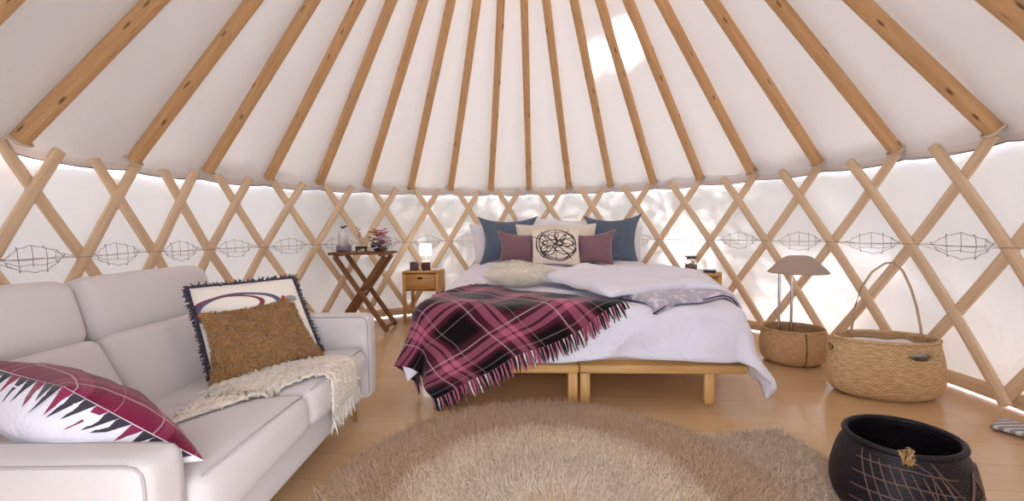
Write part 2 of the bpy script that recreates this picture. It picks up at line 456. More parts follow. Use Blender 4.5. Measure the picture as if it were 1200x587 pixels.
# floor
t = NT('oak_floor'); o_ = t.ob()
mp = t.mapping(o_, rot=(0, 0, .12))
br = t.n('ShaderNodeTexBrick'); br.inputs['Scale'].default_value = 1; br.inputs['Brick Width'].default_value = 1.25; br.inputs['Row Height'].default_value = .19
br.inputs['Mortar Size'].default_value = .0012; br.inputs['Color1'].default_value = lin((210, 176, 134)); br.inputs['Color2'].default_value = lin((202, 164, 122)); br.inputs['Mortar'].default_value = lin((150, 106, 66))
br.offset = .37; t.l(mp, br.inputs['Vector'])
g = t.noise(t.mapping(o_, (1.2, 16, 1), rot=(0, 0, .12)), 2.2, 5, .6, .5)
c = t.mixc(.35, br.outputs['Color'], t.ramp(g, [(.3, lin((194, 158, 116))), (.7, lin((208, 174, 134)))]))
t.bsdf(c, .24, spec=.6, coat=.25); M['floor'] = t.m
vs = [V((YC.x + 3.1 * sin(2 * pi * i / 96), YC.y + 3.1 * cos(2 * pi * i / 96), z)) for z in (0, -.06) for i in range(96)]
fs = [tuple(range(96))[::-1], tuple(range(96, 192))] + [(i, (i + 1) % 96, 96 + (i + 1) % 96, 96 + i) for i in range(96)]
tag(new_obj('floor', vs, fs, M['floor'], smooth=False), 'pale oak plank floor', kind='structure')
vs = [V((YC.x + x * 30, YC.y + y * 30, -.07)) for x, y in ((-1, -1), (1, -1), (1, 1), (-1, 1))]
tag(new_obj('ground', vs, [(0, 1, 2, 3)], cloth('outdoor_ground', (150, 154, 150)), smooth=False), kind='structure')

# lattice wall
mid = [-1.56, -1.387, -1.233, -1.057, -0.865, -0.675, -0.488, -0.299, -0.112, 0.076, 0.275, 0.464, 0.663, 0.866, 1.069, 1.274, 1.484, 1.695]
nod = {}
for k, a in enumerate(mid): nod[k] = a
for k in range(1, 6): nod[-k] = mid[0] - .192 * k; nod[17 + k] = mid[-1] + .2 * k
ZM, DZ = .874, .400
def nang(x):    # x in cell units -> angle
    k = math.floor(x); f = x - k; k = max(-5, min(21, k)); return nod[k] + (nod[k + 1] - nod[k]) * f
SW, ST = .062, .026
def strip(k, sgn, dr, parent, lo, hi):
    """a slat through the mid-height node k; sgn=+1 rises to the right"""
    z0, z1 = .03, 1.495
    pts = []; ups = []
    n = 16
    for i in range(n + 1):
        z = z0 + (z1 - z0) * i / n; x = k + sgn * (z - ZM) / DZ * .5
        if x < lo or x > hi: continue
        a = nang(x); pts.append(cyl(a, z, dr)); ups.append(V((sin(a), cos(a), 0)))
    if len(pts) < 4: return
    MB().sweep(pts, rect(SW, ST, .005), up=lambda i: ups[i]).build('slat', M['slat'], parent, angle=50)
LW = {}
for nm, lo, hi, lb in (('left', -4.5, 9.0, 'left half of the wooden trellis wall, slats rising to the right in front'), ('right', 9.0, 21.4, 'right half of the wooden trellis wall, slats falling to the right in front')):
    root = thing('lattice_wall', cyl(-1.2 if nm == 'left' else 1.2, 0, 0), lb, 'lattice'); LW[nm] = root
    for k in range(-6, 24):
        fr = -.012 - ST / 2; bk = -.012 + ST / 2
        for sgn in (1, -1):
            front = (sgn > 0) == (nm == 'left')
            dr = fr if front else bk
            mlo, mhi = k - .9, k + .9
            if mhi < lo or mlo > hi: continue
            if not (-5 <= k <= 21): continue
            # each slat belongs to the half that holds its middle
            if not (lo <= k < hi if nm == 'left' else lo <= k <= hi): continue
            strip(k, sgn, dr, root, -5, 21.9)
# sleeper board round the foot
b = MB(); ring = [cyl(-2.5 + 5 * i / 100, .058, .032) for i in range(101)]
b.sweep(ring, rect(.022, .085, .004), up=V((0, 0, 1))); tag(b.build('baseboard_round', M['slat'], angle=50), kind='structure')
# tension cable with wire star ornaments hung along it
b = MB(); b.tube([cyl(-2.3 + 4.6 * i / 120, ZM + .004 * sin(i * .9), -.045) for i in range(121)], .0022, 5)
tag(b.build('tension_cable', M['cable']), 'thin steel cable running level along the trellis wall', 'cable')
outl = [(-1, .05), (-.78, .45), (-.52, .72), (-.05, 1.0), (.38, .78), (.78, .55), (.98, .1), (.8, -.4), (.42, -.9), (0, -1.05), (-.46, -.82), (-.8, -.5)]
inner = [(-.52, .72), (-.5, 0), (-.46, -.82)], [(-.05, 1.0), (-.02, .2), (-.03, -.55)], [(.42, .75), (.46, 0), (.42, -.9)], [(-1, .05), (-.5, -.08), (.46, -.02), (.98, .1)], [(-.9, -.15), (-.46, -.5), (-.1, -.38), (.3, -.5), (.85, -.22)], [(.78, .55), (.72, 0), (.8, -.4)]
cnt = 0
for k in range(-2, 19):
    if k in (8, 9, 10): pass
    am = (nang(k) + nang(k + 1)) / 2; half = (nang(k + 1) - nang(k)) / 2 * YR
    sx, sz = half * .62, .078
    jit = lambda: random.uniform(-.05, .05)
    def pt(x, y): return cyl(am + x * sx / YR, ZM + y * sz, .012)
    b = MB(); o2 = [(x + jit(), y + jit()) for x, y in outl]
    path = []
    for i in range(len(o2)):
        (x0, y0), (x1, y1) = o2[i], o2[(i + 1) % len(o2)]
        path += [pt(x0, y0), pt((x0 + x1) / 2 * .97, (y0 + y1) / 2 * .94)]
    b.tube(path, .0019, 5, closed=True)
    for ln in inner: b.tube([pt(x, y) for x, y in ln], .0016, 5)
    for sg in (-1, 1):
        b.tube([pt(sg * .97, .05), cyl(am + sg * half * .97 / YR, ZM, .008)], .0016, 5)
        b.tube([pt(sg * .7, .45 if sg > 0 else -.5), cyl(am + sg * half * .9 / YR, ZM, .008)], .0014, 5)
    for (x, y) in o2[::2]: b.tube([pt(x, y), pt(x * 1.05, y + (.12 if y > 0 else -.12))], .0026, 5)
    w = b.build('wire_ornament', M['wire'])
    if k < 0: place = 'beyond the left edge of the photo, %s' % ('nearer' if k == -1 else 'farther')
    elif k > 17: place = 'beyond the right edge of the photo'
    elif k < 5: place = 'above the sofa, %s from the left' % ORD[k]
    elif k < 7: place = 'behind the folding table, %s' % ('left one' if k == 5 else 'right one')
    elif k < 11: place = 'behind the bed pillows, %s from the left' % ORD[k - 7]
    else: place = 'right of the bed, %s from the left' % ORD[k - 11]
    place = place
    tag(w, 'thin wire web ornament on the canvas ' + place, 'wall ornament', 'wire ornaments along the wall')

# ------------------------------------------------------------------ cushions
def cushion(name, corners, thick, mats, parent=None, n=22, pinch=.07, nz=.004, seed=1, power=.55, front=0, sub=None):
    """corners TL,TR,BR,BL; the front face looks along (TR-TL)x(TL-BL)... towards the viewer"""
    TL, TR, BR, BL = [V(c) for c in corners]
    nrm = ((TR + BR - TL - BL).cross(TL + TR - BL - BR)).normalized()   # right x up = towards viewer
    vs = []; us = []; idx = {}
    W_ = ((TR - TL).length + (BR - BL).length) / 2; H_ = ((TL - BL).length + (TR - BR).length) / 2
    cen = (TL + TR + BR + BL) / 4
    def base(u, v):
        p = (TL * (1 - u) + TR * u) * (1 - v) + (BL * (1 - u) + BR * u) * v
        uu, vv = 2 * u - 1, 2 * v - 1
        px = pinch * W_ * .5 * (1 - vv * vv) * uu * (uu * uu); py = pinch * H_ * .5 * (1 - uu * uu) * vv * (vv * vv)
        rx = (TR - TL).normalized(); ry = (BL - TL).normalized()
        return p - rx * px - ry * py
    for sd in (0, 1):
        for i in range(n + 1):
            for j in range(n + 1):
                if sd and (i in (0, n) or j in (0, n)): idx[(1, i, j)] = idx[(0, i, j)]; continue
                u, v = .5 - .5 * cos(pi * i / n), .5 - .5 * cos(pi * j / n)
                uu, vv = 2 * u - 1, 2 * v - 1
                h = ((1 - uu * uu) * (1 - vv * vv)) ** power * thick / 2
                edge = 1 - max(abs(uu), abs(vv)) ** 6
                p = base(u, v) + nrm * h * (1 if sd == 0 else -1)
                e = noise.noise_vector(V((u * 4 + seed, v * 4, seed * 2.3 + sd))); p += V(e) * nz * 2 * edge
                e = noise.noise(V((u * 9 + seed, v * 9, seed))); p += nrm * e * nz * 2 * edge
                idx[(sd, i, j)] = len(vs); vs.append(p); us.append((u * W_, (1 - v) * H_))
    fs = []; mi = []
    for sd in (0, 1):
        for i in range(n):
            for j in range(n):
                q = (idx[(sd, i, j)], idx[(sd, i, j + 1)], idx[(sd, i + 1, j + 1)], idx[(sd, i + 1, j)])
                fs.append(q if sd == 0 else q[::-1]); mi.append(sd)
    o = new_obj(name, vs, fs, None, parent, us, True, mats if len(mats) == 2 else mats * 2, mi)
    o['_t'] = 0; del o['_t']
    per = []; m = 24
    for s_ in range(m): per.append(base(s_ / m, 0))
    for s_ in range(m): per.append(base(1, s_ / m))
    for s_ in range(m): per.append(base(1 - s_ / m, 1))
    for s_ in range(m): per.append(base(0, 1 - s_ / m))
    return o, per, nrm, cen
def piping(per, r, mat, parent, name='piping'):
    b = MB(); b.tube(per, r, 6, closed=True); return b.build(name, mat, parent)
def piece(o, parent=None): return o

def rooted(name, corners, label, cat, group=None):
    c = sum((V(q) for q in corners), V()) / 4; zmin = min(V(q).z for q in corners)
    return thing(name, (c.x, c.y, zmin), label, cat, group)

def strands(starts, dirs, length, r, mat, parent, name='fringe', droop=.5, seed=0, wob=.25, uv=None, k=4):
    rs = random.Random(seed); b = MB()
    for q, (p, d) in enumerate(zip(starts, dirs)):
        L = length * rs.uniform(.75, 1.15); d = V(d).normalized(); pts = []; cur = V(p); dd = d.copy()
        for i in range(5):
            pts.append(cur.copy()); dd = (dd + V((rs.uniform(-wob, wob), rs.uniform(-wob, wob), rs.uniform(-wob, wob) - droop * .3))).normalized(); cur = cur + dd * L / 4
            if cur.z < .006: cur.z = .006
        n0 = len(b.v); b.tube(pts, r, k, scale=[1, 1.05, 1, .8, .45])
        if uv is not None:
            for i in range(n0, len(b.v)): b.u[i] = uv[q]
    return tag(b.build(name, mat, parent), kind='stuff')

# ------------------------------------------------------------------ sofa
SX0, SX1 = -1.72, -.765      # back / front
Y0, Y1 = .845, 2.235         # near arm outside, far arm outside
so = thing('sofa', (-1.24, 1.54, 0), 'pale grey upholstered two-seat sofa with brass legs along the left side', 'sofa')
b = MB()
b.softbox((-1.22, (Y0 + Y1) / 2, .20), (.86, Y1 - Y0 - .02, .155), .03, n=12)
b.build('base', M['sofa'], so, weld=.0004)
armw = .115
for nm, ya, yb, top in (('near', Y0, Y0 + armw, .515), ('far', Y1 - armw, Y1, .565)):
    dxa = -.03 if nm == 'near' else 0
    b = MB(); b.softbox((-1.215 + dxa, (ya + yb) / 2, (.125 + top) / 2), (.93, armw, top - .125), .032, n=14, puff=(.004, .006, .006)); ar = b.build('arm', M['sofa'], so, weld=.0004)
    b = MB(); x = -.75 + dxa
    for yy in (ya + .0075, yb - .0075):
        b.tube([V((x - .0085, yy, .16)), V((x - .0065, yy, .3)), V((x - .0085, yy, top - .05)), V((x - .012, yy, top - .025)), V((x - .026, yy, top - .0115)), V((x - .05, yy, top - .0075)), V((-1.3, yy, top - .004)), V((-1.6, yy, top - .008))], .0036, 6)
    b.build('seam', M['sofa_seam'], ar)
yi0, yi1 = Y0 + armw + .002, Y1 - armw - .002; ym = 1.515
# seat cushions (top slopes back), lower back cushions, head cushions
def tiltbox(b, x0, z0, x1, z1, ya, yb, th, r, **k):
    """box whose mid-plane runs (x0,z0)->(x1,z1) in the XZ plane"""
    d = V((x1 - x0, 0, z1 - z0)); L = d.length; d.normalize(); n_ = V((-d.z, 0, d.x)); 
    b.softbox(V(((x0 + x1) / 2, (ya + yb) / 2, (z0 + z1) / 2)), (L, yb - ya, th), r, R=R_axes(d, V((0, 1, 0)), d.cross(V((0, 1, 0)))), **k)
for (ya, yb), sd in (((yi0, ym), 1), ((ym, yi1), 2)):
    b = MB(); tiltbox(b, -1.44, .275, SX1 + .01, .335, ya + .003, yb - .003, .15, .045, n=16, puff=(.012, 0, .016), nz=.0025, nscale=5, seed=sd)
    sc_ = b.build('seat_cushion', M['sofa'], so, weld=.0004)
    b = MB(); xx = SX1 + .012; b.tube([V((xx - .02, ya + .03, .403)), V((xx - .016, (ya + yb) / 2, .411)), V((xx - .02, yb - .03, .403))], .0028, 6)
    b.build('seam', M['sofa_seam'], sc_)
    b = MB(); tiltbox(b, -1.435, .28, -1.595, .60, ya + .003, yb - .003, .16, .045, n=16, puff=(0, 0, .022), nz=.003, nscale=5, seed=sd + 5)
    b.build('back_cushion', M['sofa'], so, weld=.0004)
    b = MB(); tiltbox(b, -1.605, .585, -1.672, .83, ya - .0 + .004, yb + (.045 if sd == 2 else 0) - .004, .155, .06, n=16, puff=(.008, 0, .016), nz=.003, nscale=5, seed=sd + 9)
    hc = b.build('head_cushion', M['sofa'], so, weld=.0004)
b = MB(); b.softbox((-1.75, (Y0 + Y1) / 2, .42), (.11, Y1 - Y0 - .01, .55), .03, n=12); b.build('back_frame', M['sofa'], so, weld=.0004)
for x, y in ((-.85, Y1 - .10), (-.85, Y0 + .1), (-1.68, Y1 - .1), (-1.68, Y0 + .1)):
    b = MB(); b.tube([V((x + .01, y, .0)), V((x, y, .13))], .016, 12, scale=[.6, 1]); b.build('leg', M['brass'], so, angle=50)

# burgundy check / white cushion behind the near arm
cs = [V((-1.50, 1.12, .665)), V((-1.09, .985, .635)), V((-.775, 1.005, .435)), V((-1.22, 1.12, .40))]
rt = rooted('cushion', cs, 'white cushion with a burgundy checked face and tasselled edge leaning behind the near sofa arm', 'cushion')
t = NT('check_and_white'); uv = t.uv()
o, per, nr, cn = cushion('cover', cs, .20, [M['pillow_white'], M['plaid2']], rt, pinch=.05, seed=3, nz=.003, power=.5)
CB = BVHTree.FromPolygons([v_.co.copy() for v_ in o.data.vertices], [list(p_.vertices) for p_ in o.data.polygons])
# torn-edge triangles of the check wrapping over the seam
b = MB(); m = 96 // 4
seq = per[0:m] + per[m:2 * m]
cols = ['plaid2', 'greyflower', 'plaid2', 'black_plastic']
parts_ = {0: MB(), 1: MB()}
for i in range(0, len(seq) - 2, 2):
    p0, p1 = seq[i], seq[i + 2]; inw = (cn - (p0 + p1) / 2).normalized()
    L = random.uniform(.018, .042) * (1 if i > 4 else .6)
    tip = (p0 + p1) / 2 + inw * L + nr * .030 * (L / .04) + (p1 - p0) * random.uniform(-.6, .3)
    hit = CB.ray_cast(tip + nr * .4, -nr); tip = hit[0] + nr * .002 if hit[0] else tip
    mid_ = (p0 + p1) / 2 + inw * L * .45; hit = CB.ray_cast(mid_ + nr * .4, -nr); mid_ = hit[0] + nr * .003 if hit[0] else mid_
    q = nr * .003
    mb = parts_[0 if i % 6 == 0 else 1]
    mb.add([p0 + q - inw * .004, p1 + q - inw * .004, tip + q, mid_ + q], [(0, 1, 3), (1, 2, 3), (2, 0, 3)], [(.1, .1)] * 4)
tag(parts_[0].build('edging', M['plaid2'], rt), kind='stuff'); tag(parts_[1].build('edging', cloth('charcoal_edging', (62, 56, 66)), rt), kind='stuff')

# white fringed cushion and caramel boucle cushion at the far arm
cs = [V((-1.425, 1.80, .765)), V((-1.105, 2.07, .775)), V((-.965, 2.04, .415)), V((-1.275, 1.715, .39))]
rt = rooted('cushion', cs, 'white cushion with dark shaggy fringe and a small red bird motif behind the caramel one', 'cushion')
t = NT('white_motif_cotton'); uv = t.uv(); sp = t.n('ShaderNodeSeparateXYZ'); t.l(uv, sp.inputs[0])
def stroke(t, sp, x, y, rx, ry, ring=0):
    a = t.val('DIVIDE', t.val('SUBTRACT', sp.outputs[0], x), rx); b_ = t.val('DIVIDE', t.val('SUBTRACT', sp.outputs[1], y), ry)
    d = t.val('SQRT', t.val('ADD', t.val('MULTIPLY', a, a), t.val('MULTIPLY', b_, b_)))
    if ring: return t.val('LESS_THAN', t.val('ABSOLUTE', t.val('SUBTRACT', d, 1)), ring)
    return t.val('LESS_THAN', d, 1)
c = lin((234, 226, 216))
c = t.mixc(stroke(t, sp, .16, .27, .16, .07, .09), c, lin((92, 92, 124)))
c = t.mixc(stroke(t, sp, .12, .285, .13, .05, .08), c, lin((120, 60, 76)))
c = t.mixc(stroke(t, sp, .20, .18, .12, .035, .14), c, lin((100, 104, 130)))
c = t.mixc(stroke(t, sp, .345, .275, .014, .03), c, lin((176, 52, 44)))
c = t.mixc(stroke(t, sp, .38, .285, .03, .018), c, lin((150, 150, 156)))
t.bsdf(c, .9, t.bump(t.noise(t.ob(), 300, 2), .3, .003), sheen=.2)
o, per, nr, cn = cushion('cover', cs, .14, [t.m], rt, pinch=.03, seed=5, nz=.003)
piping(per, .008, M['navy_fringe'], rt)
st = []; di = []
for i, p in enumerate(per):
    for _ in range(7):
        q = per[(i + 1) % len(per)]; st.append(p.lerp(q, random.random())); out = (p - cn).normalized(); di.append(out + nr * random.uniform(-1.2, 1.2) + V((0, 0, random.uniform(-.5, .3))))
strands(st, di, .026, .0035, M['navy_fringe'], rt, droop=.4, seed=4, wob=.5)

t = NT('caramel_boucle'); o_ = t.ob(); vo = t.n('ShaderNodeTexVoronoi'); vo.inputs['Scale'].default_value = 105; t.l(o_, vo.inputs['Vector'])
c = t.ramp(vo.outputs['Distance'], [(.1, lin((214, 164, 100))), (.6, lin((176, 124, 66)))]); c = t.mixc(t.val('MULTIPLY', t.noise(o_, 14, 2), .4), c, lin((188, 136, 78)))
t.bsdf(c, .95, t.bump(vo.outputs['Distance'], 1, .012), sheen=.4, spec=.1); t.t.nodes[-1]
bp = [x for x in t.t.nodes if x.type == 'BUMP'][0]; bp.invert = True; M['boucle'] = t.m
cs = [V((-1.305, 1.70, .67)), V((-1.09, 2.03, .70)), V((-.905, 1.99, .385)), V((-1.215, 1.60, .345))]
rt = rooted('cushion', cs, 'caramel brown boucle cushion in front of the fringed one on the sofa', 'cushion')
o, per, nr, cn = cushion('cover', cs, .13, [M['boucle']], rt, pinch=.16, seed=8, nz=.004, n=30)
BOUCLE = (o, rt)

# cream knitted throw on the far seat, hanging over the front edge
_v = []; _f = []
for q_ in so.children:
    if q_.name.startswith('seat_cushion'):
        n_ = len(_v); _v += [v_.co.copy() for v_ in q_.data.vertices]; _f += [[i_ + n_ for i_ in p_.vertices] for p_ in q_.data.polygons]
SEAT = BVHTree.FromPolygons(_v, _f)
def sofa_top(x, y):   # height of the seat surface
    h = SEAT.ray_cast(V((x, y, 1)), V((0, 0, -1)))
    return h[0].z if h[0] else .40
rt = thing('throw_blanket', (-1.0, 1.75, .35), 'cream open-knit throw with tasselled ends lying across the seat of the sofa', 'throw')
vs = []; us = []; NI, NJ = 60, 26
def knit(u, v):
    # u runs from the left end of the seat to the hanging end
    A0 = Wz(207, 497, .40); A1 = Wz(262, 448, .375)
    B0 = Wz(372, 436, .43); B1 = Wz(385, 414, .43)
    if u < .72:
        f = u / .72; p = (A0.lerp(B0, f)).lerp(A1.lerp(B1, f), v)
        x = min(p.x, SX1 - .03); z = sofa_top(x, p.y) + .006
        p = V((p.x, p.y, z))
        e = max(0, (p.x - (SX1 - .03)))
        return p
    f = (u - .72) / .28; p0 = B0.lerp(B1, v); z0 = sofa_top(min(p0.x, SX1 - .03), p0.y) + .006
    a = min(f / .45, 1) * pi / 2; r = .05
    cx = SX1 - .03
    xs = p0.x + (max(cx, p0.x) - p0.x) * min(1, f / .2)
    x = xs + r * sin(a); z = z0 - r * (1 - cos(a)) - max(0, f - .45) * .2
    return V((max(x, p0.x), p0.y + .02 * f - .03 * f * (1 - v), z))
for i in range(NI + 1):
    for j in range(NJ + 1):
        u, v = i / NI, j / NJ; p = knit(u, v)
        bu = abs(sin(u * 52 + v * 3)) * abs(sin(v * 18 + u * 2))
        p = p + V((0, 0, .012 * bu)) + V((.004 * bu, 0, 0)) + V(noise.noise_vector(p * 14)) * .005
        vs.append(p); us.append((u, v * .3))
fs = [(i * (NJ + 1) + j, (i + 1) * (NJ + 1) + j, (i + 1) * (NJ + 1) + j + 1, i * (NJ + 1) + j + 1) for i in range(NI) for j in range(NJ)]
M['knit'] = cloth('cream_knit', (232, 222, 208), weave=140, wr=.6, wscale=50)
o = new_obj('knit_cloth', vs, fs, M['knit'], rt, us); so_m = o.modifiers.new('s', 'SOLIDIFY'); so_m.thickness = .008; so_m.offset = 1
st = []; di = []
for j in range(30):
    v = j / 29; st.append(knit(1, v) + V((.006, 0, .004))); di.append(V((.08, random.uniform(-.15, .15), -1)))
    st.append(knit(0, v) + V((0, 0, .01))); di.append(V((-.3, -1, -.1)))
strands(st[0::2], di[0::2], .075, .0042, M['knit'], rt, droop=.3, seed=2, wob=.2)
strands(st[1::2], di[1::2], .03, .0042, M['knit'], rt, droop=0, seed=3, wob=.25)
st = []; di = []   # shaggy loops over the knit
for _ in range(900):
    u, v = random.random() * .97, random.random(); p = knit(u, v) + V((0, 0, .008)); st.append(p); di.append(V((random.uniform(-1, 1), random.uniform(-1, 1), random.uniform(.2, .8))))
strands(st, di, .022, .0034, M['knit'], rt, 'yarn_loops', droop=.8, seed=9, wob=.5)

# ------------------------------------------------------------------ bed
BA = math.atan2(.05, 1); bx = V((cos(BA), -sin(BA), 0)); by = V((sin(BA), cos(BA), 0)); BO = V((.375, 2.31, 0))
BW, BL_ = .90, 2.32
def bl(x, y, z): return BO + bx * x + by * y + V((0, 0, z))
BR = R_axes(bx, by, V((0, 0, 1)))
bed = thing('bed_frame', bl(0, 1.1, 0), 'low pale timber bed frame with square legs under the double bed', 'bed')
for sg in (-1, 1):
    b = MB(); b.box(bl(sg * .467, BL_ / 2, .205), (.928, BL_, .05), R=BR, bev=.006); b.build('platform', M['bench'], bed, angle=50)
    for lx in (.035, .735):
        for ly in (.05, BL_ - .08): b = MB(); b.box(bl(sg * lx, ly, .09), (.18, .055, .055), R=BR @ Matrix.Rotation(-pi / 2, 3, 'Y'), bev=.004); b.build('leg', M['bench'], bed, angle=50)
    b = MB(); b.box(bl(sg * .452, BL_ / 2, .165), (.05, BL_ - .2, .03), R=BR); b.build('rail', M['bench'], bed, angle=50)
mt = MB().softbox(bl(0, BL_ / 2, .365), (2 * BW - .06, BL_ - .06, .26), .05, R=BR, n=14).build('mattress', cloth('mattress_ticking', (196, 176, 172)), weld=.0004)
tag(mt, 'thick mattress hidden under the white duvet on the bed', 'mattress')

TOP = .565; RE = .085
def S(s, t, off=0, ripple=1):
    """point of the bed's draped surface; s across (right +), t from the foot towards the head, both in cloth length"""
    W1 = BW - RE + .04; dx = max(0, abs(s) - W1); dy = max(0, RE - .03 - t)
    sx = 1 if s > 0 else -1
    bxp = max(-W1, min(W1, s)); byp = max(RE - .03, t)
    d = math.hypot(dx, dy)
    z = TOP + .018 * noise.noise(V((s * 2.1, t * 2.1, 1))) + .016 * noise.noise(V((s * 5, t * 5, 3))) + .007 * sin((s * 1.2 + t * 2.4) * 5.5 + 3 * noise.noise(V((s * 2, t * 2, 6))))
    z += .075 * max(0, min(1, (t - .5) / 1.3))
    if d < 1e-6: return bl(bxp, byp, z + off)
    nx, ny = sx * dx / d, -dy / d
    L = RE * pi / 2; Ro = RE + off
    if d < L:
        a = d / RE; out = Ro * sin(a); dz = RE - Ro * cos(a)
    else:
        out = Ro; dz = RE + (d - L)
        ang = math.atan2(dy, dx); per = (t * 1 if dx > dy else s)
        rip = ripple * .030 * min(1, (d - L) / .25)
        per2 = (bxp + byp) * 9 + ang * 5
        out += rip * (1 + sin(per2) * .9) + (.035 * noise.noise(V((s * 2.6, t * 4, 8))) + .012 * sin((s * 1.6 - t * 2.2) * 9 + 4 * noise.noise(V((s * 2, t * 2, 5))))) * ripple * min(1, (d - L) / .1)
        corner = (min(dx, dy) / (max(dx, dy) + 1e-6))
        out += corner * .42 * (d - L)
    return bl(bxp + nx * out, byp + ny * out, z - dz)
def sheet(name, fn, nu, nv, mat, parent, thick=.006, W_=1, H_=1, offset=1):
    vs = []; us = []
    for i in range(nu + 1):
        for j in range(nv + 1):
            u, v = i / nu, j / nv; vs.append(fn(u, v)); us.append((u * W_, v * H_))
    fs = [(i * (nv + 1) + j, (i + 1) * (nv + 1) + j, (i + 1) * (nv + 1) + j + 1, i * (nv + 1) + j + 1) for i in range(nu) for j in range(nv)]
    o = new_obj(name, vs, fs, mat, parent, us)
    if thick: m_ = o.modifiers.new('thick', 'SOLIDIFY'); m_.thickness = thick; m_.offset = offset
    return o
def duv(u, v):
    s = -1.10 + (1.28 + 1.10) * u; t0 = -.285 - .03 * max(0, -(s) / .9) + .012 * sin(s * 5)
    if s > .8: t0 += .02 * min(1, (s - .8) / .3)
    t = t0 + (2.15 - t0) * v
    return S(s, t, .0)
dv = sheet('duvet', duv, 150, 130, M['bed_white'], None, .03); dv.modifiers['thick'].offset = -1
tag(dv, 'plump white duvet draped over the bed and its foot', 'duvet')
bpt = thing  # noqa

def layer(name, cs, thick, off, mat, parent, nu=50, nv=40, seed=1, lump=.01, power=.35, W_=1, H_=1, bow=0):
    """a soft folded layer lying on the bed surface; cs are four (s,t) corners"""
    A, B, C_, D = cs; vs = []; us = []; idx = {}
    for sd in (0, 1):
        for i in range(nu + 1):
            for j in range(nv + 1):
                if sd and (i in (0, nu) or j in (0, nv)): idx[(1, i, j)] = idx[(0, i, j)]; continue
                u, v = i / nu, j / nv; 
                s = (A[0] * (1 - u) + B[0] * u) * (1 - v) + (D[0] * (1 - u) + C_[0] * u) * v
                t = (A[1] * (1 - u) + B[1] * u) * (1 - v) + (D[1] * (1 - u) + C_[1] * u) * v
                s += .02 * sin(v * 9 + seed); t += .012 * sin(u * 7 + seed * 2) + bow * sin(pi * min(1, u * 1.15)) * (1 - v)
                uu, vv = 2 * u - 1, 2 * v - 1
                h = ((1 - uu ** 6) * (1 - vv ** 6)) ** power if sd == 0 else 0
                e = noise.noise(V((s * 4, t * 4, seed))) * lump + noise.noise(V((s * 9, t * 9, seed))) * lump * .5
                idx[(sd, i, j)] = len(vs); vs.append(S(s, t, off + h * (thick + e))); us.append((u * W_, v * H_))
    fs = []
    for sd in (0, 1):
        for i in range(nu):
            for j in range(nv):
                q = (idx[(sd, i, j)], idx[(sd, i + 1, j)], idx[(sd, i + 1, j + 1)], idx[(sd, i, j + 1)])
                fs.append(q if sd == 0 else q[::-1])
    return new_obj(name, vs, fs, mat, parent, us)
t = NT('lavender_quilt'); o_ = t.ob()
c = t.mixc(t.ramp(t.noise(o_, 26, 3), [(.52, (0, 0, 0, 1)), (.6, (1, 1, 1, 1))]), lin((176, 170, 186)), lin((214, 208, 216)))
c = t.mixc(t.ramp(t.noise(o_, 40, 2), [(.68, (0, 0, 0, 1)), (.72, (1, 1, 1, 1))]), c, lin((196, 150, 170)))
t.bsdf(c, .9, t.bump(t.noise(o_, 12, 3), .6, .02), sheen=.3); M['quilt'] = t.m
fq = thing('folded_bedspread', bl(.6, .5, .58), 'white bedspread folded back on the right of the bed, lavender lining with dark piping', 'bedspread')
layer('lining', [(.40, -.035), (1.06, .19), (1.04, .75), (.18, .75)], .045, .012, M['quilt'], fq, seed=2, lump=.02, bow=.05)
layer('cover', [(.20, .03), (1.07, .27), (1.03, 1.25), (-.25, .95)], .065, .045, M['bed_white'], fq, seed=4, lump=.035, bow=.15)
b = MB(); b.tube([S(.40 + .66 * i / 30, -.03 + .225 * i / 30 + .05 * sin(pi * min(1, i / 30 * 1.15)) + .012 * sin(i / 30 * 7 + 4), .022) for i in range(31)], .0055, 6)
b.build('piping', cloth('dark_piping', (66, 58, 78)), fq)

# tartan throw
tt = thing('throw_blanket', bl(-.5, .1, .57), 'pink, burgundy and black tartan wool throw with fringe draped over the bed corner', 'throw')
TA, TB, TC, TD = (.26, .035), (-.82, -.50), (-1.37, .08), (-.60, .70)
def thr(u, v, off=.012):
    A, B, C_, D = TA, TB, TC, TD
    s = (A[0] * (1 - u) + B[0] * u) * (1 - v) + (D[0] * (1 - u) + C_[0] * u) * v
    t = (A[1] * (1 - u) + B[1] * u) * (1 - v) + (D[1] * (1 - u) + C_[1] * u) * v
    t += .03 * sin(u * 6) * v; 
    p = S(s, t, off + .010 * (1 + noise.noise(V((s * 5, t * 5, 2)))) + .018 * max(0, noise.noise(V((u * 7, v * 2.5, 9)))))
    if p.z < .012: p.z = .012
    return p
sheet('wool_cloth', thr, 110, 90, M['plaid'], tt, .006, 1.15, 1.0)
plain('mauve_yarn', (184, 104, 132), .95)
def fringe(e0, n, L, inward, nm, seed):
    st = []; di = []; uv = []
    rs = random.Random(seed)
    for i in range(n):
        f = i / (n - 1); u, v = e0(f); p = thr(u, v, .016); q = thr(*inward(f), .016)
        d = (p - q).normalized(); d = (d + V((0, 0, -.9))).normalized()
        st.append(p); di.append(d + V((rs.uniform(-.07, .07), rs.uniform(-.12, .0), rs.uniform(-.05, .05)))); uv.append((u * 1.15, v * 1.0))
    a_ = [i for i in range(n) if i % 5 not in (1, 4)]; b_ = [i for i in range(n) if i % 5 == 1 and (i // 15) % 2 == 0]; c_ = [i for i in range(n) if i % 5 == 4 or (i % 5 == 1 and (i // 15) % 2)]
    for q_, m_ in ((a_, M['plaid']), (b_, M['whiteflower']), (c_, M['mauve_yarn'])): strands([st[i] for i in q_], [di[i] for i in q_], L, .0055, m_, tt, nm, droop=.5, seed=seed, wob=.12, uv=[uv[i] for i in q_], k=5)
fringe(lambda f: (f, 0), 125, .085, lambda f: (f, .04), 'fringe', 1)
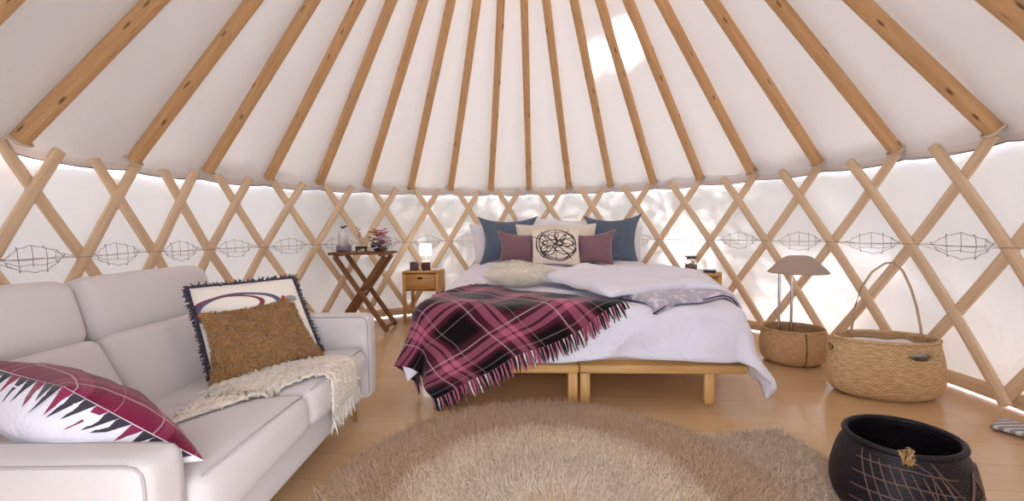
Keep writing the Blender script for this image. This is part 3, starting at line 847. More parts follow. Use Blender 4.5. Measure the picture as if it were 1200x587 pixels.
fringe(lambda f: (f, 1), 90, .095, lambda f: (f, .96), 'fringe', 2)

# cream fur cushion on the throw
def bedcush(name, px_corners, ydep, thick, mats, label, group=None, **k):
    cs = [W(x, y, d) for (x, y), d in zip(px_corners, ydep)]
    rt = rooted(name, cs, label, 'pillow' if name == 'pillow' else 'cushion', group)
    r = cushion('cover', cs, thick, mats, rt, **k); return rt, r
cs = [bl(-.30, 1.12, .66), bl(.24, 1.0, .655), bl(.19, .56, .655), bl(-.12, .62, .66)]
cs = [W(573, 312, 3.28) , W(657, 322, 3.22), W(628, 342, 2.84), W(566, 326, 2.95)]
for c_ in cs: c_.z = .672
rt = rooted('cushion', cs, 'cream fluffy cushion lying flat in the middle of the bed', 'cushion')
o, per, nr, cn = cushion('cover', cs, .15, [M['fur']], rt, pinch=.18, seed=12, nz=.008, power=.5)
# fur pile
def fur_on(o, n, L, w, mat, parent, seed=0, lay=V((0, 0, 0)), name='fur'):
    rs = np.random.default_rng(seed); me = o.data; me.calc_loop_triangles(); nt = len(me.loop_triangles)
    vi = np.zeros(nt * 3, np.int32); me.loop_triangles.foreach_get('vertices', vi); vi = vi.reshape(-1, 3)
    co_ = np.zeros(len(me.vertices) * 3); me.vertices.foreach_get('co', co_); co_ = co_.reshape(-1, 3)
    a, b_, c_ = co_[vi[:, 0]], co_[vi[:, 1]], co_[vi[:, 2]]; nr_ = np.cross(b_ - a, c_ - a); ar = np.linalg.norm(nr_, axis=1)
    pk = rs.choice(nt, n, p=ar / ar.sum()); r1 = np.sqrt(rs.random(n))[:, None]; r2 = rs.random(n)[:, None]
    P = a[pk] * (1 - r1) + b_[pk] * r1 * (1 - r2) + c_[pk] * r1 * r2; N = nr_[pk] / ar[pk][:, None]
    return blades(P, N, L, w, mat, parent, rs, lay, name)
def blades(P, N, L, w, mat, parent, rs, lay, name, tilt=.7):
    n = len(P); J = rs.normal(size=(n, 3)) * tilt; D = N + J + np.array(lay); D /= np.linalg.norm(D, axis=1)[:, None]
    Lr = (L * rs.uniform(.6, 1.2, n))[:, None]; Sd = np.cross(D, rs.normal(size=(n, 3))); Sd /= np.linalg.norm(Sd, axis=1)[:, None]; Sd *= w / 2
    D2 = D + rs.normal(size=(n, 3)) * .35
    v = np.stack([P - Sd, P + Sd, P + D * Lr * .55 + Sd * .8, P + D * Lr * .55 - Sd * .8, P + D2 * Lr], 1).reshape(-1, 3)
    me = bpy.data.meshes.new(name); me.vertices.add(5 * n); me.vertices.foreach_set('co', v.ravel())
    base = (np.arange(n) * 5)[:, None]; loops = np.concatenate([base + np.array([[0, 1, 2, 3]]), base + np.array([[3, 2, 4]])], 1).ravel()
    me.loops.add(7 * n); me.loops.foreach_set('vertex_index', loops.astype(np.int32))
    ls = np.stack([np.arange(n) * 7, np.arange(n) * 7 + 4], 1).ravel(); me.polygons.add(2 * n); me.polygons.foreach_set('loop_start', ls.astype(np.int32))
    me.update(calc_edges=True); me.validate(); me.materials.append(mat)
    o = bpy.data.objects.new(name, me); COL.objects.link(o); o.parent = parent
    if parent: o.matrix_parent_inverse = Matrix.Translation(-parent.location)
    o['kind'] = 'stuff'; return o
fur_on(o, 14000, .018, .004, M['fur'], rt, 3)

fur_on(BOUCLE[0], 16000, .010, .0055, M['boucle'], BOUCLE[1], 6, name='boucle_loops')
# pillows, back to front
bedcush('pillow', [(549, 262), (598, 262), (600, 309), (558, 309)], (4.62, 4.62, 4.52, 4.52), .16, [M['pillow_white']], 'white bed pillow standing at the far left, behind the left blue pillow', None, seed=21)
bedcush('pillow', [(694, 264), (753, 265), (752, 308), (700, 309)], (4.62, 4.62, 4.52, 4.52), .16, [M['pillow_white']], 'white bed pillow standing at the far right, behind the right blue pillow', None, seed=22)
bedcush('pillow', [(606, 253), (652, 255), (652, 309), (606, 309)], (4.56, 4.56, 4.48, 4.48), .14, [M['pillow_white']], 'white pillow just left of centre, topping the row behind the cream cushions', None, seed=23)
bedcush('pillow', [(650, 257), (702, 256), (698, 309), (650, 309)], (4.55, 4.55, 4.48, 4.48), .14, [M['pillow_white']], 'white pillow just right of centre, topping the row behind the cream cushions', None, seed=24)
bedcush('pillow', [(559, 253), (631, 252), (629, 310), (560, 312)], (4.50, 4.50, 4.38, 4.38), .17, [M['blue']], 'large slate blue square pillow on the left side of the bed', 'blue pillows', seed=25, pinch=.26)
bedcush('pillow', [(683, 252), (753, 249), (751, 312), (688, 312)], (4.50, 4.50, 4.38, 4.38), .17, [M['blue']], 'large slate blue square pillow on the right side of the bed', 'blue pillows', seed=26, pinch=.26)
bedcush('pillow', [(604, 262), (650, 262), (650, 306), (606, 306)], (4.40, 4.40, 4.30, 4.30), .13, [M['cream']], 'cream pillow left of centre, between the left blue pillow and the sketch pillow', None, seed=27)
bedcush('pillow', [(648, 262), (699, 261), (697, 307), (650, 307)], (4.40, 4.40, 4.30, 4.30), .13, [M['cream']], 'cream pillow right of centre, between the sketch pillow and the right blue pillow', None, seed=28)
for cs4, lb, sd in (([(583, 270), (630, 274), (630, 308), (585, 306)], 'small mauve pillow to the left of the sketch pillow', 31), ([(673, 275), (721, 268), (720, 311), (676, 310)], 'small mauve pillow to the right of the sketch pillow', 32)):
    rt, r = bedcush('pillow', cs4, (4.27, 4.27, 4.18, 4.18), .13, [M['mauve']], lb, 'mauve pillows', seed=sd, pinch=.2)
    piping(r[1], .004, cloth('light_piping', (176, 160, 166)), rt)
# sketch pillow: cream with an inked round of leaves (tubes lying on the cloth would stand off; drawn in the cloth)
t = NT('inked_cotton'); uv = t.uv(); sp = t.n('ShaderNodeSeparateXYZ'); t.l(uv, sp.inputs[0])
dn = t.n('ShaderNodeTexNoise'); dn.inputs['Scale'].default_value = 9; t.l(uv, dn.inputs['Vector'])
sub = t.n('ShaderNodeVectorMath', operation='SUBTRACT'); t.l(dn.outputs['Color'], sub.inputs[0]); sub.inputs[1].default_value = (.5, .5, .5)
scl = t.n('ShaderNodeVectorMath', operation='SCALE'); t.l(sub.outputs[0], scl.inputs[0]); scl.inputs['Scale'].default_value = .035
ad = t.n('ShaderNodeVectorMath', operation='ADD'); t.l(uv, ad.inputs[0]); t.l(scl.outputs[0], ad.inputs[1]); t.l(ad.outputs[0], sp.inputs[0])
c = lin((232, 224, 208)); ink = lin((48, 34, 42))
ell = [(.24, .20, .205, .165, .028), (.245, .205, .188, .15, .02), (.16, .24, .085, .06, .06), (.33, .21, .09, .035, .09), (.33, .15, .10, .05, .06), (.15, .14, .07, .06, .07), (.28, .28, .06, .05, .08),
       (.20, .20, .10, .045, .09), (.36, .24, .05, .07, .06), (.24, .09, .12, .04, .06), (.11, .20, .04, .09, .09), (.21, .29, .05, .04, .08)]
for x, y, rx, ry, w in ell: c = t.mixc(stroke(t, sp, x, y, rx, ry, w), c, ink)
for (x0, m_, lo, hi) in ((.235, 0, .03, .38), (.235, .9, .06, .36), (.235, -1.1, .06, .34), (.235, 2.4, .14, .27), (.235, -3, .13, .28)):
    d = t.val('ABSOLUTE', t.val('SUBTRACT', t.val('SUBTRACT', sp.outputs[0], x0), t.val('MULTIPLY', t.val('SUBTRACT', sp.outputs[1], .20), m_)))
    k = t.val('LESS_THAN', d, .003 * (1 + abs(m_))); k = t.val('MULTIPLY', k, t.val('GREATER_THAN', sp.outputs[1], lo)); k = t.val('MULTIPLY', k, t.val('LESS_THAN', sp.outputs[1], hi))
    c = t.mixc(k, c, ink)
t.bsdf(c, .9, sheen=.2)
bedcush('pillow', [(623, 268), (678, 269), (680, 311), (624, 308)], (4.22, 4.22, 4.10, 4.10), .12, [t.m], 'cream square pillow with a black ink sketch of round leaves, front centre', seed=33, pinch=.03)

# ------------------------------------------------------------------ nightstands
def nightstand(loc, yaw, label, w=.40, d=.30, h=.565):
    rt = thing('nightstand', loc, label, 'nightstand', 'oak nightstands'); R = rotz(yaw); L = V(loc)
    P = lambda x, y, z: L + R @ V((x, y, z))
    def part(nm, items, mat=M['oak'], par=rt):
        b = MB()
        for c_, s_ in items: b.box(P(*c_), s_, R=R, bev=.004)
        return b.build(nm, mat, par, angle=50)
    part('table_top', [((0, 0, h - .011), (w, d, .022))])
    part('carcass', [((-w / 2 + .012, .0, h - .12), (.018, d - .03, .195)), ((w / 2 - .012, 0, h - .12), (.018, d - .03, .195)), ((0, d / 2 - .015, h - .12), (w - .04, .016, .195)), ((0, 0, h - .212), (w - .04, d - .03, .014))])
    dr = part('drawer', [((0, -d / 2 + .012, h - .115), (w - .07, .02, .165))])
    part('pull', [((0, -d / 2 + .001, h - .075), (.055, .006, .022))], M['dark_pull'], dr)
    for sx in (-1, 1):
        for sy in (-1, 1):
            b = MB(); b.box(P(sx * (w / 2 - .016), sy * (d / 2 - .018), (h - .022) / 2), (h - .022, .032, .032), R=R @ Matrix.Rotation(-pi / 2, 3, 'Y')); b.build('leg', M['oak'], rt, angle=50)
    part('shelf', [((0, 0, .12), (w - .05, d - .04, .015))])
    return rt, P
NL, PL = nightstand((-.99, 4.62, 0), -.10, 'oak nightstand with one drawer to the left of the bed, lit lamp on it')
NRr, PR = nightstand((1.80, 4.02, 0), -.50, 'oak nightstand mostly hidden behind the right side of the bed', w=.44)
H = .565
b = MB(); b.box(PL(-.10, -.03, H + .0475), (.085, .085, .095), bev=.006); bx1 = b.build('canister', M['plum_box'], None, angle=50)
tag(bx1, 'dark plum square canister on the left nightstand', 'canister')
lm = thing('table_lamp', PL(.03, -.02, H), 'small lit table lamp with a white drum shade on the left nightstand', 'lamp')
b = MB(); b.box(PL(.03, -.02, H + .044), (.09, .075, .085), bev=.01); b.build('base', M['dark_wood_box'], lm, angle=50)
b = MB(); b.box(PL(.03, -.02, H + .094), (.094, .079, .014), bev=.005); b.tube([PL(.03, -.02, H + .10), PL(.03, -.02, H + .19)], .006, 8); b.build('stem', M['white_paint'], lm, angle=50)
b = MB(); b.lathe([(.001, .125), (.052, .128), (.062, .12), (.064, .06), (.062, .004), (.054, 0), (.001, .002)], PL(.03, -.02, H + .165), 28); b.build('lamp_shade', M['glow'], lm)
b = MB(); b.softbox(PL(.15, -.06, H + .012), (.09, .06, .022), .008, n=6); tag(b.build('soap_dish', M['wax_white'], None, weld=.0004), 'small flat white dish beside the lamp on the left nightstand', 'dish')
# right nightstand items
tr = MB().lathe([(.001, .004), (.17, .004), (.19, .012), (.194, .022), (.186, .018), (.165, .012), (.001, .012)], PR(-.07, -.02, H), 40, 1, .8)
tag(tr.build('tray', M['white_paint']), 'thin round white tray on the right nightstand', 'tray')
jr = thing('glass_jar', PR(-.05, 0, H + .013), 'clear glass jar with a flat lid and pebbles on the white tray', 'jar')
c0 = PR(-.05, 0, H + .013)
b = MB(); b.lathe([(.001, .0), (.05, 0), (.056, .02), (.056, .085), (.04, .105), (.04, .135), (.037, .135), (.037, .104), (.052, .084), (.052, .02), (.001, .006)], c0, 24); b.build('jar_body', M['glass'], jr)
b = MB(); b.lathe([(.001, .004), (.048, .004), (.051, .02), (.050, .062), (.001, .07)], c0, 18); b.build('contents', cloth('pebbles', (176, 150, 132), wr=.9, wscale=90, col2=(120, 96, 84), c2scale=60), jr)
b = MB(); b.lathe([(.001, .136), (.055, .136), (.06, .142), (.055, .149), (.001, .150)], c0, 24); b.build('lid', plain('lid_grey', (120, 108, 108), .4), jr)
b = MB(); b.box(PR(.12, -.06, H + .02), (.12, .05, .04), R=rotz(-.5), bev=.004); ck = thing('bedside_clock', PR(.12, -.06, H), 'low white bedside clock with a dark front on the right nightstand', 'clock')
b.build('case', M['white_paint'], ck, angle=50); b = MB(); b.box(PR(.12, -.0875, H + .022), (.105, .006, .026), R=rotz(-.5), bev=.001); b.build('display', plain('dark_display', (52, 40, 66), .3), ck, angle=50)

# ------------------------------------------------------------------ folding teak table
TZ = .80; tc = W(426, 294, 4.2); tc = V((tc.x, 4.2, 0))
ft = thing('folding_table', tc, 'brown teak folding table with crossed legs behind the sofa', 'table')
b = MB()
nsl = 7
for i in range(nsl):
    yy = -.17 + .34 * i / (nsl - 1); w = .66 - .10 * abs(2 * i / (nsl - 1) - 1) ** 2
    b.box(tc + V((0, yy, TZ - .011)), (w, .05, .02), bev=.005)
b.box(tc + V((-.22, 0, TZ - .03)), (.03, .36, .02)); b.box(tc + V((.22, 0, TZ - .03)), (.03, .36, .02))
b.build('table_top', M['teak'], ft, angle=50)
for yy, nm in ((-.15, 0), (.15, 0)):
    for (xa, xb, off) in ((-.23, .27, 0), (.25, -.27, .034)):
        b = MB(); y_ = yy + off * (1 if yy < 0 else -1); b.bar(tc + V((xa, y_, TZ - .04)), tc + V((xb, y_, .012)), .032, .045, up=V((1, 0, 0)), bev=.005); b.build('leg', M['teak'], ft, angle=50)
b = MB(); b.tube([tc + V((.02, -.16, .40)), tc + V((.02, .16, .40))], .008, 8); b.build('hinge_rod', M['chrome'], ft)
b = MB(); b.bar(tc + V((.25, -.15, .05)), tc + V((.25, .15, .05)), .03, .03); b.build('stretcher', M['teak'], ft, angle=50); b = MB(); b.bar(tc + V((-.25, -.11, .05)), tc + V((-.25, .11, .05)), .03, .03); b.build('stretcher', M['teak'], ft, angle=50)
def at_table(px, dy=0): p = W(px, 292, 4.2 + dy); return V((p.x, 4.2 + dy, TZ))
p = at_table(403); bt = thing('bottle', p, 'milky white bottle standing in a lilac grey holder on the folding table', 'bottle')
b = MB(); b.lathe([(.001, .05), (.05, .05), (.051, .17), (.046, .20), (.02, .215), (.018, .235), (.001, .237)], p, 28); b.build('body', plain('frosted', (226, 224, 228), .35), bt)
b = MB(); b.box(p + V((0, 0, .034)), (.125, .10, .068), bev=.008); b.build('holder', M['lilac_box'], bt, angle=50)
b = MB()
for k in range(5): b.tube([p + V((-.01, 0, .232)), p + V((-.02 + .012 * k, -.01, .255)), p + V((-.028 + .016 * k, .005 * k, .262 + .006 * (k % 2)))], .004, 5)
b.build('stopper_sprig', M['purpledark'], bt)
p = at_table(424, -.06); cm = thing('tea_light_holder', p, 'low dark rectangular tea light holder on the folding table', 'candle holder')
b = MB(); b.box(p + V((-.005, 0, .045)), (.11, .05, .024), bev=.004); b.build('tray', M['black_plastic'], cm, angle=50)
b = MB(); b.box(p + V((-.05, 0, .017)), (.012, .04, .034)); b.build('foot', M['dark_wood_box'], cm, angle=50); b = MB(); b.box(p + V((.04, 0, .017)), (.012, .04, .034)); b.build('foot', M['dark_wood_box'], cm, angle=50)
p = at_table(421, .1); bv = thing('bud_vase', p, 'slim clear glass bud vase with a dried sprig on the folding table', 'vase')
b = MB(); b.lathe([(.001, 0), (.026, .0), (.028, .03), (.012, .10), (.010, .16), (.014, .17), (.011, .168), (.008, .16), (.010, .10), (.022, .03), (.001, .008)], p, 20); b.build('glass_body', M['glass'], bv)
b = MB(); b.tube([p + V((0, 0, .02)), p + V((.005, 0, .17)), p + V((-.01, 0, .24))], .0018, 5)
for k in range(9): 
    q = p + V((-.01 + random.uniform(-.03, .03), random.uniform(-.01, .01), .22 + random.uniform(-.03, .03))); b.softbox(q, (.012, .01, .008), .004, n=2)
b.build('sprig', M['purpledark'], bv)
p = at_table(446); fb = thing('dried_flower_bouquet', p, 'bunch of dried pink, ochre and white flowers on the folding table', 'flowers')
def petals(b, c_, r, n=9):
    for k in range(n):
        a = 2.4 * k; e = V((cos(a), sin(a) * .8, .5 - k * .05)).normalized()
        u = e.cross(V((0, 0, 1))).normalized() * r * .35
        b.add([c_, c_ + e * r * .6 + u, c_ + e * r, c_ + e * r * .6 - u], [(0, 1, 2, 3)], [(0, 0)] * 4)
        b.add([c_, c_ + e * r * .6 + V((0, 0, r * .3)), c_ + e * r, c_ + e * r * .6 - V((0, 0, r * .3))], [(0, 1, 2, 3)], [(0, 0)] * 4)
rs = random.Random(5)
for nm, mat, n, cx, cz, sx, sz, r in (('pink_blooms', 'pinkflower', 22, .035, .15, .04, .06, .022), ('ochre_blooms', 'ochreflower', 34, -.03, .15, .07, .08, .022), ('grey_blooms', 'greyflower', 26, .0, .06, .09, .05, .024), ('white_blooms', 'whiteflower', 26, .03, .09, .07, .05, .022), ('dark_leaves', 'purpledark', 22, .0, .04, .09, .03, .022)):
    b = MB()
    for k in range(n): petals(b, p + V((cx + rs.uniform(-1, 1) * sx, rs.uniform(-.05, .05), cz + rs.uniform(-1, 1) * sz)), r * rs.uniform(.7, 1.2))
    b.build(nm, M[mat], fb, smooth=False)
b = MB()
for k in range(16): b.tube([p + V((rs.uniform(-.02, .02), 0, .012)), p + V((rs.uniform(-.08, .08), rs.uniform(-.04, .04), rs.uniform(.12, .22)))], .0016, 4)
b.softbox(p + V((0, 0, .02)), (.11, .08, .035), .015, n=5); b.build('stems', M['stem'], fb)

# ------------------------------------------------------------------ baskets
def weave(name, c1, c2, rows=90, cols=110, rough=.8, depth=.6):
    t = NT(name); uv = t.uv(); sp = t.n('ShaderNodeSeparateXYZ'); t.l(uv, sp.inputs[0])
    a = t.val('SINE', t.val('MULTIPLY', sp.outputs[1], rows * 2 * pi)); b_ = t.val('SINE', t.val('ADD', t.val('MULTIPLY', sp.outputs[0], cols * 2 * pi), t.val('MULTIPLY', t.val('FLOOR', t.val('MULTIPLY', sp.outputs[1], rows)), pi)))
    h = t.val('ADD', t.val('MULTIPLY', a, .6), t.val('MULTIPLY', b_, .4)); nz = t.noise(t.mapping(uv, (30, 120, 1)), 1, 3)
    f = t.val('ADD', t.val('MULTIPLY', h, .22), nz)
    c = t.ramp(f, [(.3, lin(c1)), (.7, lin(c2))])
    t.bsdf(c, rough, t.bump(h, depth, .006), spec=.3); return t.m
M['seagrass'] = weave('seagrass_weave', (182, 146, 102), (232, 202, 158), 90, 60, depth=.45)
M['jute'] = weave('jute_weave', (176, 138, 96), (216, 180, 134), 100, 90, depth=.4)
M['black_weave'] = weave('black_weave', (18, 13, 18), (36, 29, 36), 130, 40, .45, .25)
def basket_shell(name, c, prof, sx, sy, mat, parent, n=96, hole=None, rot=0, tilt=0, thick=.008, zfun=None):
    R = rotz(rot); vs = []; us = []; fs = []; m = len(prof)
    L = 0; Ls = [0]
    for i in range(1, m): L += math.hypot(prof[i][0] - prof[i - 1][0], prof[i][1] - prof[i - 1][1]); Ls.append(L)
    for i, (r, z) in enumerate(prof):
        for j in range(n):
            a = 2 * pi * j / n; zz = z + (zfun(a, z) if zfun else 0); vs.append(V(c) + R @ V((r * cos(a) * sx, r * sin(a) * sy, zz))); us.append((a * .2, Ls[i]))
    loopuv = []
    for i in range(m - 1):
        for j in range(n):
            a = 2 * pi * (j + .5) / n; z = (prof[i][1] + prof[i + 1][1]) / 2
            if hole and hole(a, z): continue
            q = (i * n + j, i * n + (j + 1) % n, (i + 1) * n + (j + 1) % n, (i + 1) * n + j); fs.append(q)
            a0, a1 = 2 * pi * j / n * .2, 2 * pi * (j + 1) / n * .2; loopuv += [(a0, Ls[i]), (a1, Ls[i]), (a1, Ls[i + 1]), (a0, Ls[i + 1])]
    fs.append(tuple(range(n))[::-1]); loopuv += [(0, 0)] * n
    o = new_obj(name, vs, fs, mat, parent, loopuv)
    s_ = o.modifiers.new('t', 'SOLIDIFY'); s_.thickness = thick; s_.offset = -1
    return o
def subdiv_prof(prof, n=30):
    pts = [V((r, z, 0)) for r, z in prof]; out = []
    for i in range(len(pts) - 1):
        p0, p1, p2, p3 = pts[max(i - 1, 0)], pts[i], pts[i + 1], pts[min(i + 2, len(pts) - 1)]
        k = max(2, n // (len(pts) - 1))
        for j in range(k):
            t_ = j / k; q = .5 * ((2 * p1) + (-p0 + p2) * t_ + (2 * p0 - 5 * p1 + 4 * p2 - p3) * t_ ** 2 + (-p0 + 3 * p1 - 3 * p2 + p3) * t_ ** 3); out.append((q.x, q.y))
    out.append((pts[-1].x, pts[-1].y)); return out
# oval basket with hand holes and a tall cane hoop
bc = V((2.205, 2.42, 0)); BRot = -.16
wb = thing('wicker_basket', bc, 'large oval woven seagrass basket with hand holes and a tall thin hoop', 'basket')
prof = subdiv_prof([(.22, .0), (.275, .03), (.298, .10), (.294, .2), (.270, .31), (.262, .335)], 40)
def hole(a, z):
    for ac in (-pi / 2 + .28, pi * .97):
        d = (a - ac + pi) % (2 * pi) - pi
        if abs(d) * .8 < .20 and abs(z - .268) < .022 * (1.05 if abs(d) * .8 < .16 else .6): return True
    return False
basket_shell('body', bc, prof, 1.0, .6, M['seagrass'], wb, n=120, hole=hole, rot=BRot, thick=.012)
R = rotz(BRot); rim = [bc + R @ V((.262 * cos(2 * pi * i / 80), .262 * .6 * sin(2 * pi * i / 80), .337)) for i in range(80)]
b = MB(); b.tube(rim, .011, 8, closed=True); b.build('rim', M['seagrass'], wb)
def surf(prof, a, z, sx, sy, c, R, off=0):
    for i in range(len(prof) - 1):
        if prof[i][1] <= z <= prof[i + 1][1]:
            f = (z - prof[i][1]) / (prof[i + 1][1] - prof[i][1] + 1e-9); r = prof[i][0] + (prof[i + 1][0] - prof[i][0]) * f + off
            return c + R @ V((r * cos(a) * sx, r * sin(a) * sy, z))
    return c + R @ V(((prof[-1][0] + off) * cos(a) * sx, (prof[-1][0] + off) * sin(a) * sy, z))
for ac in (-pi / 2 + .28, pi * .97):
    b = MB(); b.tube([surf(prof, ac + .26 * cos(q) , .268 + .027 * sin(q), 1, .6, bc, R, .004) for q in [2 * pi * i / 28 for i in range(28)]], .006, 6, closed=True); b.build('handle_binding', M['seagrass'], wb)
b = MB(); hp = []
pa, pb = surf(prof, pi * 1.08, .30, 1, .6, bc, R), surf(prof, -.12, .30, 1, .6, bc, R)
hoop = [W(x, y, 2.47 - .0010 * (x - 997)) for x, y in ((997, 390), (1001, 362), (1009, 337), (1022, 318), (1037, 308), (1048, 307), (1058, 317), (1067, 336), (1074, 358), (1079, 384), (1080, 396))]
b.tube(hoop, .0065, 8); b.build('hoop', plain('cane', (196, 170, 140), .6), wb)
for e in (hoop[0] + V((0, 0, .0)), hoop[-1]):
    b = MB()
    for k in range(4): b.tube([e + V((.013 * cos(q), .013 * sin(q), -.012 + .009 * k)) for q in [2 * pi * i / 10 for i in range(10)]], .0045, 5, closed=True)
    b.tube([e, e + V((.012, -.01, -.06))], .003, 5); b.tube([e, e + V((-.012, -.01, -.05))], .003, 5)
    b.build('hoop_binding', M['jute'], wb)
b = MB(); b.softbox(bc + V((0, 0, .275)), (.37, .20, .07), .03, R=R, n=10, nz=.012, nscale=9); tag(b.build('folded_linen', M['pillow_white'], None, weld=.0004), 'white folded linen filling the large oval basket', 'linen')

# dome shade lamp on twin poles, standing in a round basket
lc = V((2.075, 3.03, 0))
rb = thing('woven_basket', lc, 'round tan woven basket holding the twin-pole dome lamp', 'basket')
prof2 = subdiv_prof([(.155, 0), (.205, .035), (.22, .11), (.216, .18), (.202, .25)], 30)
basket_shell('body', lc, prof2, 1, .9, M['jute'], rb, n=80, thick=.010)
b = MB(); b.tube([lc + V((.202 * cos(2 * pi * i / 60), .182 * sin(2 * pi * i / 60), .252)) for i in range(60)], .007, 7, closed=True); b.build('rim', M['jute'], rb)
b = MB(); b.tube([surf(prof2, -pi / 2 - .15, .252 * i / 12, 1, .9, lc, Matrix.Identity(3), .003) for i in range(13)], .004, 6); b.build('seam', plain('dark_seam', (104, 76, 50), .8), rb)
dl = thing('dome_lamp', lc + V((0, 0, .02)), 'taupe dome-shade lamp on two thin steel poles standing in a round basket', 'lamp')
b = MB(); b.lathe([(.001, .024), (.175, .024), (.175, .165), (.17, .175), (.001, .18)], lc, 40, 1, .9, cap=False); b.build('weighted_base', M['soil'], dl, angle=50)
hs = W(934, 318, 3.03).z
for px in (912.5, 927): 
    p = W(px, 380, 3.03); b = MB(); b.tube([V((p.x, 3.03, .17)), V((p.x, 3.03, hs + .05))], .009, 12); b.build('pole', M['chrome'], dl, angle=60)
sc0 = W(935, 320, 3.03); sc0 = V((sc0.x, 3.03, hs))
b = MB(); b.lathe([(.190, -.006), (.193, 0), (.165, .03), (.12, .078), (.09, .106), (.068, .117), (.062, .119), (.001, .119), (.001, .113), (.06, .113), (.085, .10), (.115, .073), (.16, .026), (.187, -.002), (.190, -.006)], sc0, 56); b.build('lamp_shade', M['shade_taupe'], dl, angle=60)

# black net-wrapped basket in the right foreground
kc = V((1.325, 1.38, 0)); TLT = .05
bb = thing('woven_basket', kc, 'black belly-shaped basket wrapped in tan knotted twine, right foreground', 'basket')
prof3 = subdiv_prof([(.14, .0), (.18, .035), (.200, .09), (.198, .15), (.180, .225), (.162, .262), (.160, .28)], 48)
zf = lambda a, z: -.10 * (z / .28) * cos(a) * -.04
basket_shell('body', kc, prof3, 1, .92, M['black_weave'], bb, n=96, thick=.010, zfun=zf)
def k3(a, z, off=.003):
    q = surf(prof3, a, z, 1, .92, kc, Matrix.Identity(3), off); q.z += zf(a, z); return q
b = MB(); b.tube([k3(2 * pi * i / 70, .28, -.003) for i in range(70)], .010, 8, closed=True); b.build('rim', M['black_weave'], bb)
b = MB(); tw = .0018
def ln(pts_, n=10, r=tw):
    out = []
    for (a0, z0), (a1, z1) in zip(pts_[:-1], pts_[1:]):
        for i in range(n): f = i / n; out.append(k3(a0 + (a1 - a0) * f, z0 + (z1 - z0) * f))
    out.append(k3(*pts_[-1])); b.tube(out, r, 5)
A0 = -pi / 2
for i in range(9):   # net on the left side
    ln([(A0 - 1.35 + i * .155, .262 - .0 * i - .006 * i), (A0 - 1.15 + i * .155 + .30, .02)])
for i in range(6):
    z = .265 - .045 * i; ln([(A0 - 1.4, z - .03), (A0 - .55, z - .055 + .03), (A0 + .1 + .05 * i, z - .04)])
zz = [(A0 - .28, .268), (A0 + .22, .15), (A0 + .47, .235), (A0 + .74, .155), (A0 + .9, .24), (A0 + 1.2, .15), (A0 + 1.5, .24), (A0 + 1.9, .15), (A0 + 2.4, .27)]
ln(zz); ln([(a, z - .01) for a, z in zz][1:4])
ln([(A0 - .1, .14), (A0 + .2, .155), (A0 + .8, .16), (A0 + 1.6, .15)]); ln([(A0 - .2, .24), (A0 + .3, .06), (A0 + .75, .15), (A0 + 1.3, .05)])
ln([(A0 - .75, .285), (A0 - .3, .24)]); ln([(A0 - .3, .24), (A0 - .15, .02)])
b.build('twine_net', plain('twine', (112, 86, 74), .8), bb)
b = MB(); kp = k3(A0 - .62, .272, .004)
for k in range(26):
    q = [kp + V((random.uniform(-.02, .02), random.uniform(-.012, .012), random.uniform(-.02, .035))) for _ in range(4)]; b.tube(q, .0035, 5)
b.build('raffia_knot', plain('raffia', (176, 140, 92), .8), bb)

# folded striped mat at the right edge of the frame
mp_ = Wz(1196, 508, .02)
mt = thing('folded_mat', mp_, 'grey and white striped edge of a folded mat by the wall at far right', 'mat')
t = NT('striped_mat'); sp = t.n('ShaderNodeSeparateXYZ'); t.l(t.ob(), sp.inputs[0]); f = t.val('FRACT', t.val('MULTIPLY', sp.outputs[1], 32))
t.bsdf(t.ramp(f, [(0, lin((210, 206, 206))), (.5, lin((140, 136, 144)))], 'CONSTANT'), .9)
b = MB(); b.softbox(mp_ + V((.07, .02, .0)), (.16, .22, .02), .008, R=rotz(.5), n=6); b.build('mat', t.m, mt, weld=.0004)
b = MB(); b.softbox(mp_ + V((.09, -.06, .025)), (.12, .14, .045), .018, R=rotz(.3), n=6, nz=.006, nscale=20); b.build('soft_top', plain('mat_plum', (84, 66, 80), .9), mt, weld=.0004)

# ------------------------------------------------------------------ rugs
t = NT('rug_pile'); o_ = t.ob()
sp = t.n('ShaderNodeVectorMath', operation='LENGTH'); t.l(t.mapping(o_, (1, 1, 0)), sp.inputs[0])
wv = t.val('ADD', sp.outputs['Value'], t.val('MULTIPLY', t.val('SUBTRACT', t.noise(o_, 5, 2), .5), .08))
c = t.ramp(wv, [(0, lin((228, 204, 176))), (.12, lin((236, 220, 200))), (.30, lin((228, 210, 190))), (.46, lin((240, 222, 198))), (.56, lin((230, 208, 182))), (.62, lin((204, 174, 144))), (.80, lin((214, 184, 154))), (.92, lin((196, 166, 136)))])
hv = t.noise(o_, 60, 2); c = t.mixc(t.val('MULTIPLY', t.ramp(hv, [(.35, (1, 1, 1, 1)), (.6, (0, 0, 0, 1))]), .35), c, lin((138, 108, 82)))
t.bsdf(c, .95, sheen=.3, spec=.1); M['pile'] = t.m
rc = V((.13, 1.42, 0)); RR = .875
rug = thing('round_rug', rc, 'round beige shaggy rug with concentric tonal rings in the foreground', 'rug')
b = MB(); b.lathe([(.001, .0), (RR - .02, 0), (RR - .01, .008), (RR - .03, .018), (.001, .02)], rc, 96)
bk = b.build('backing', M['pile'], rug)
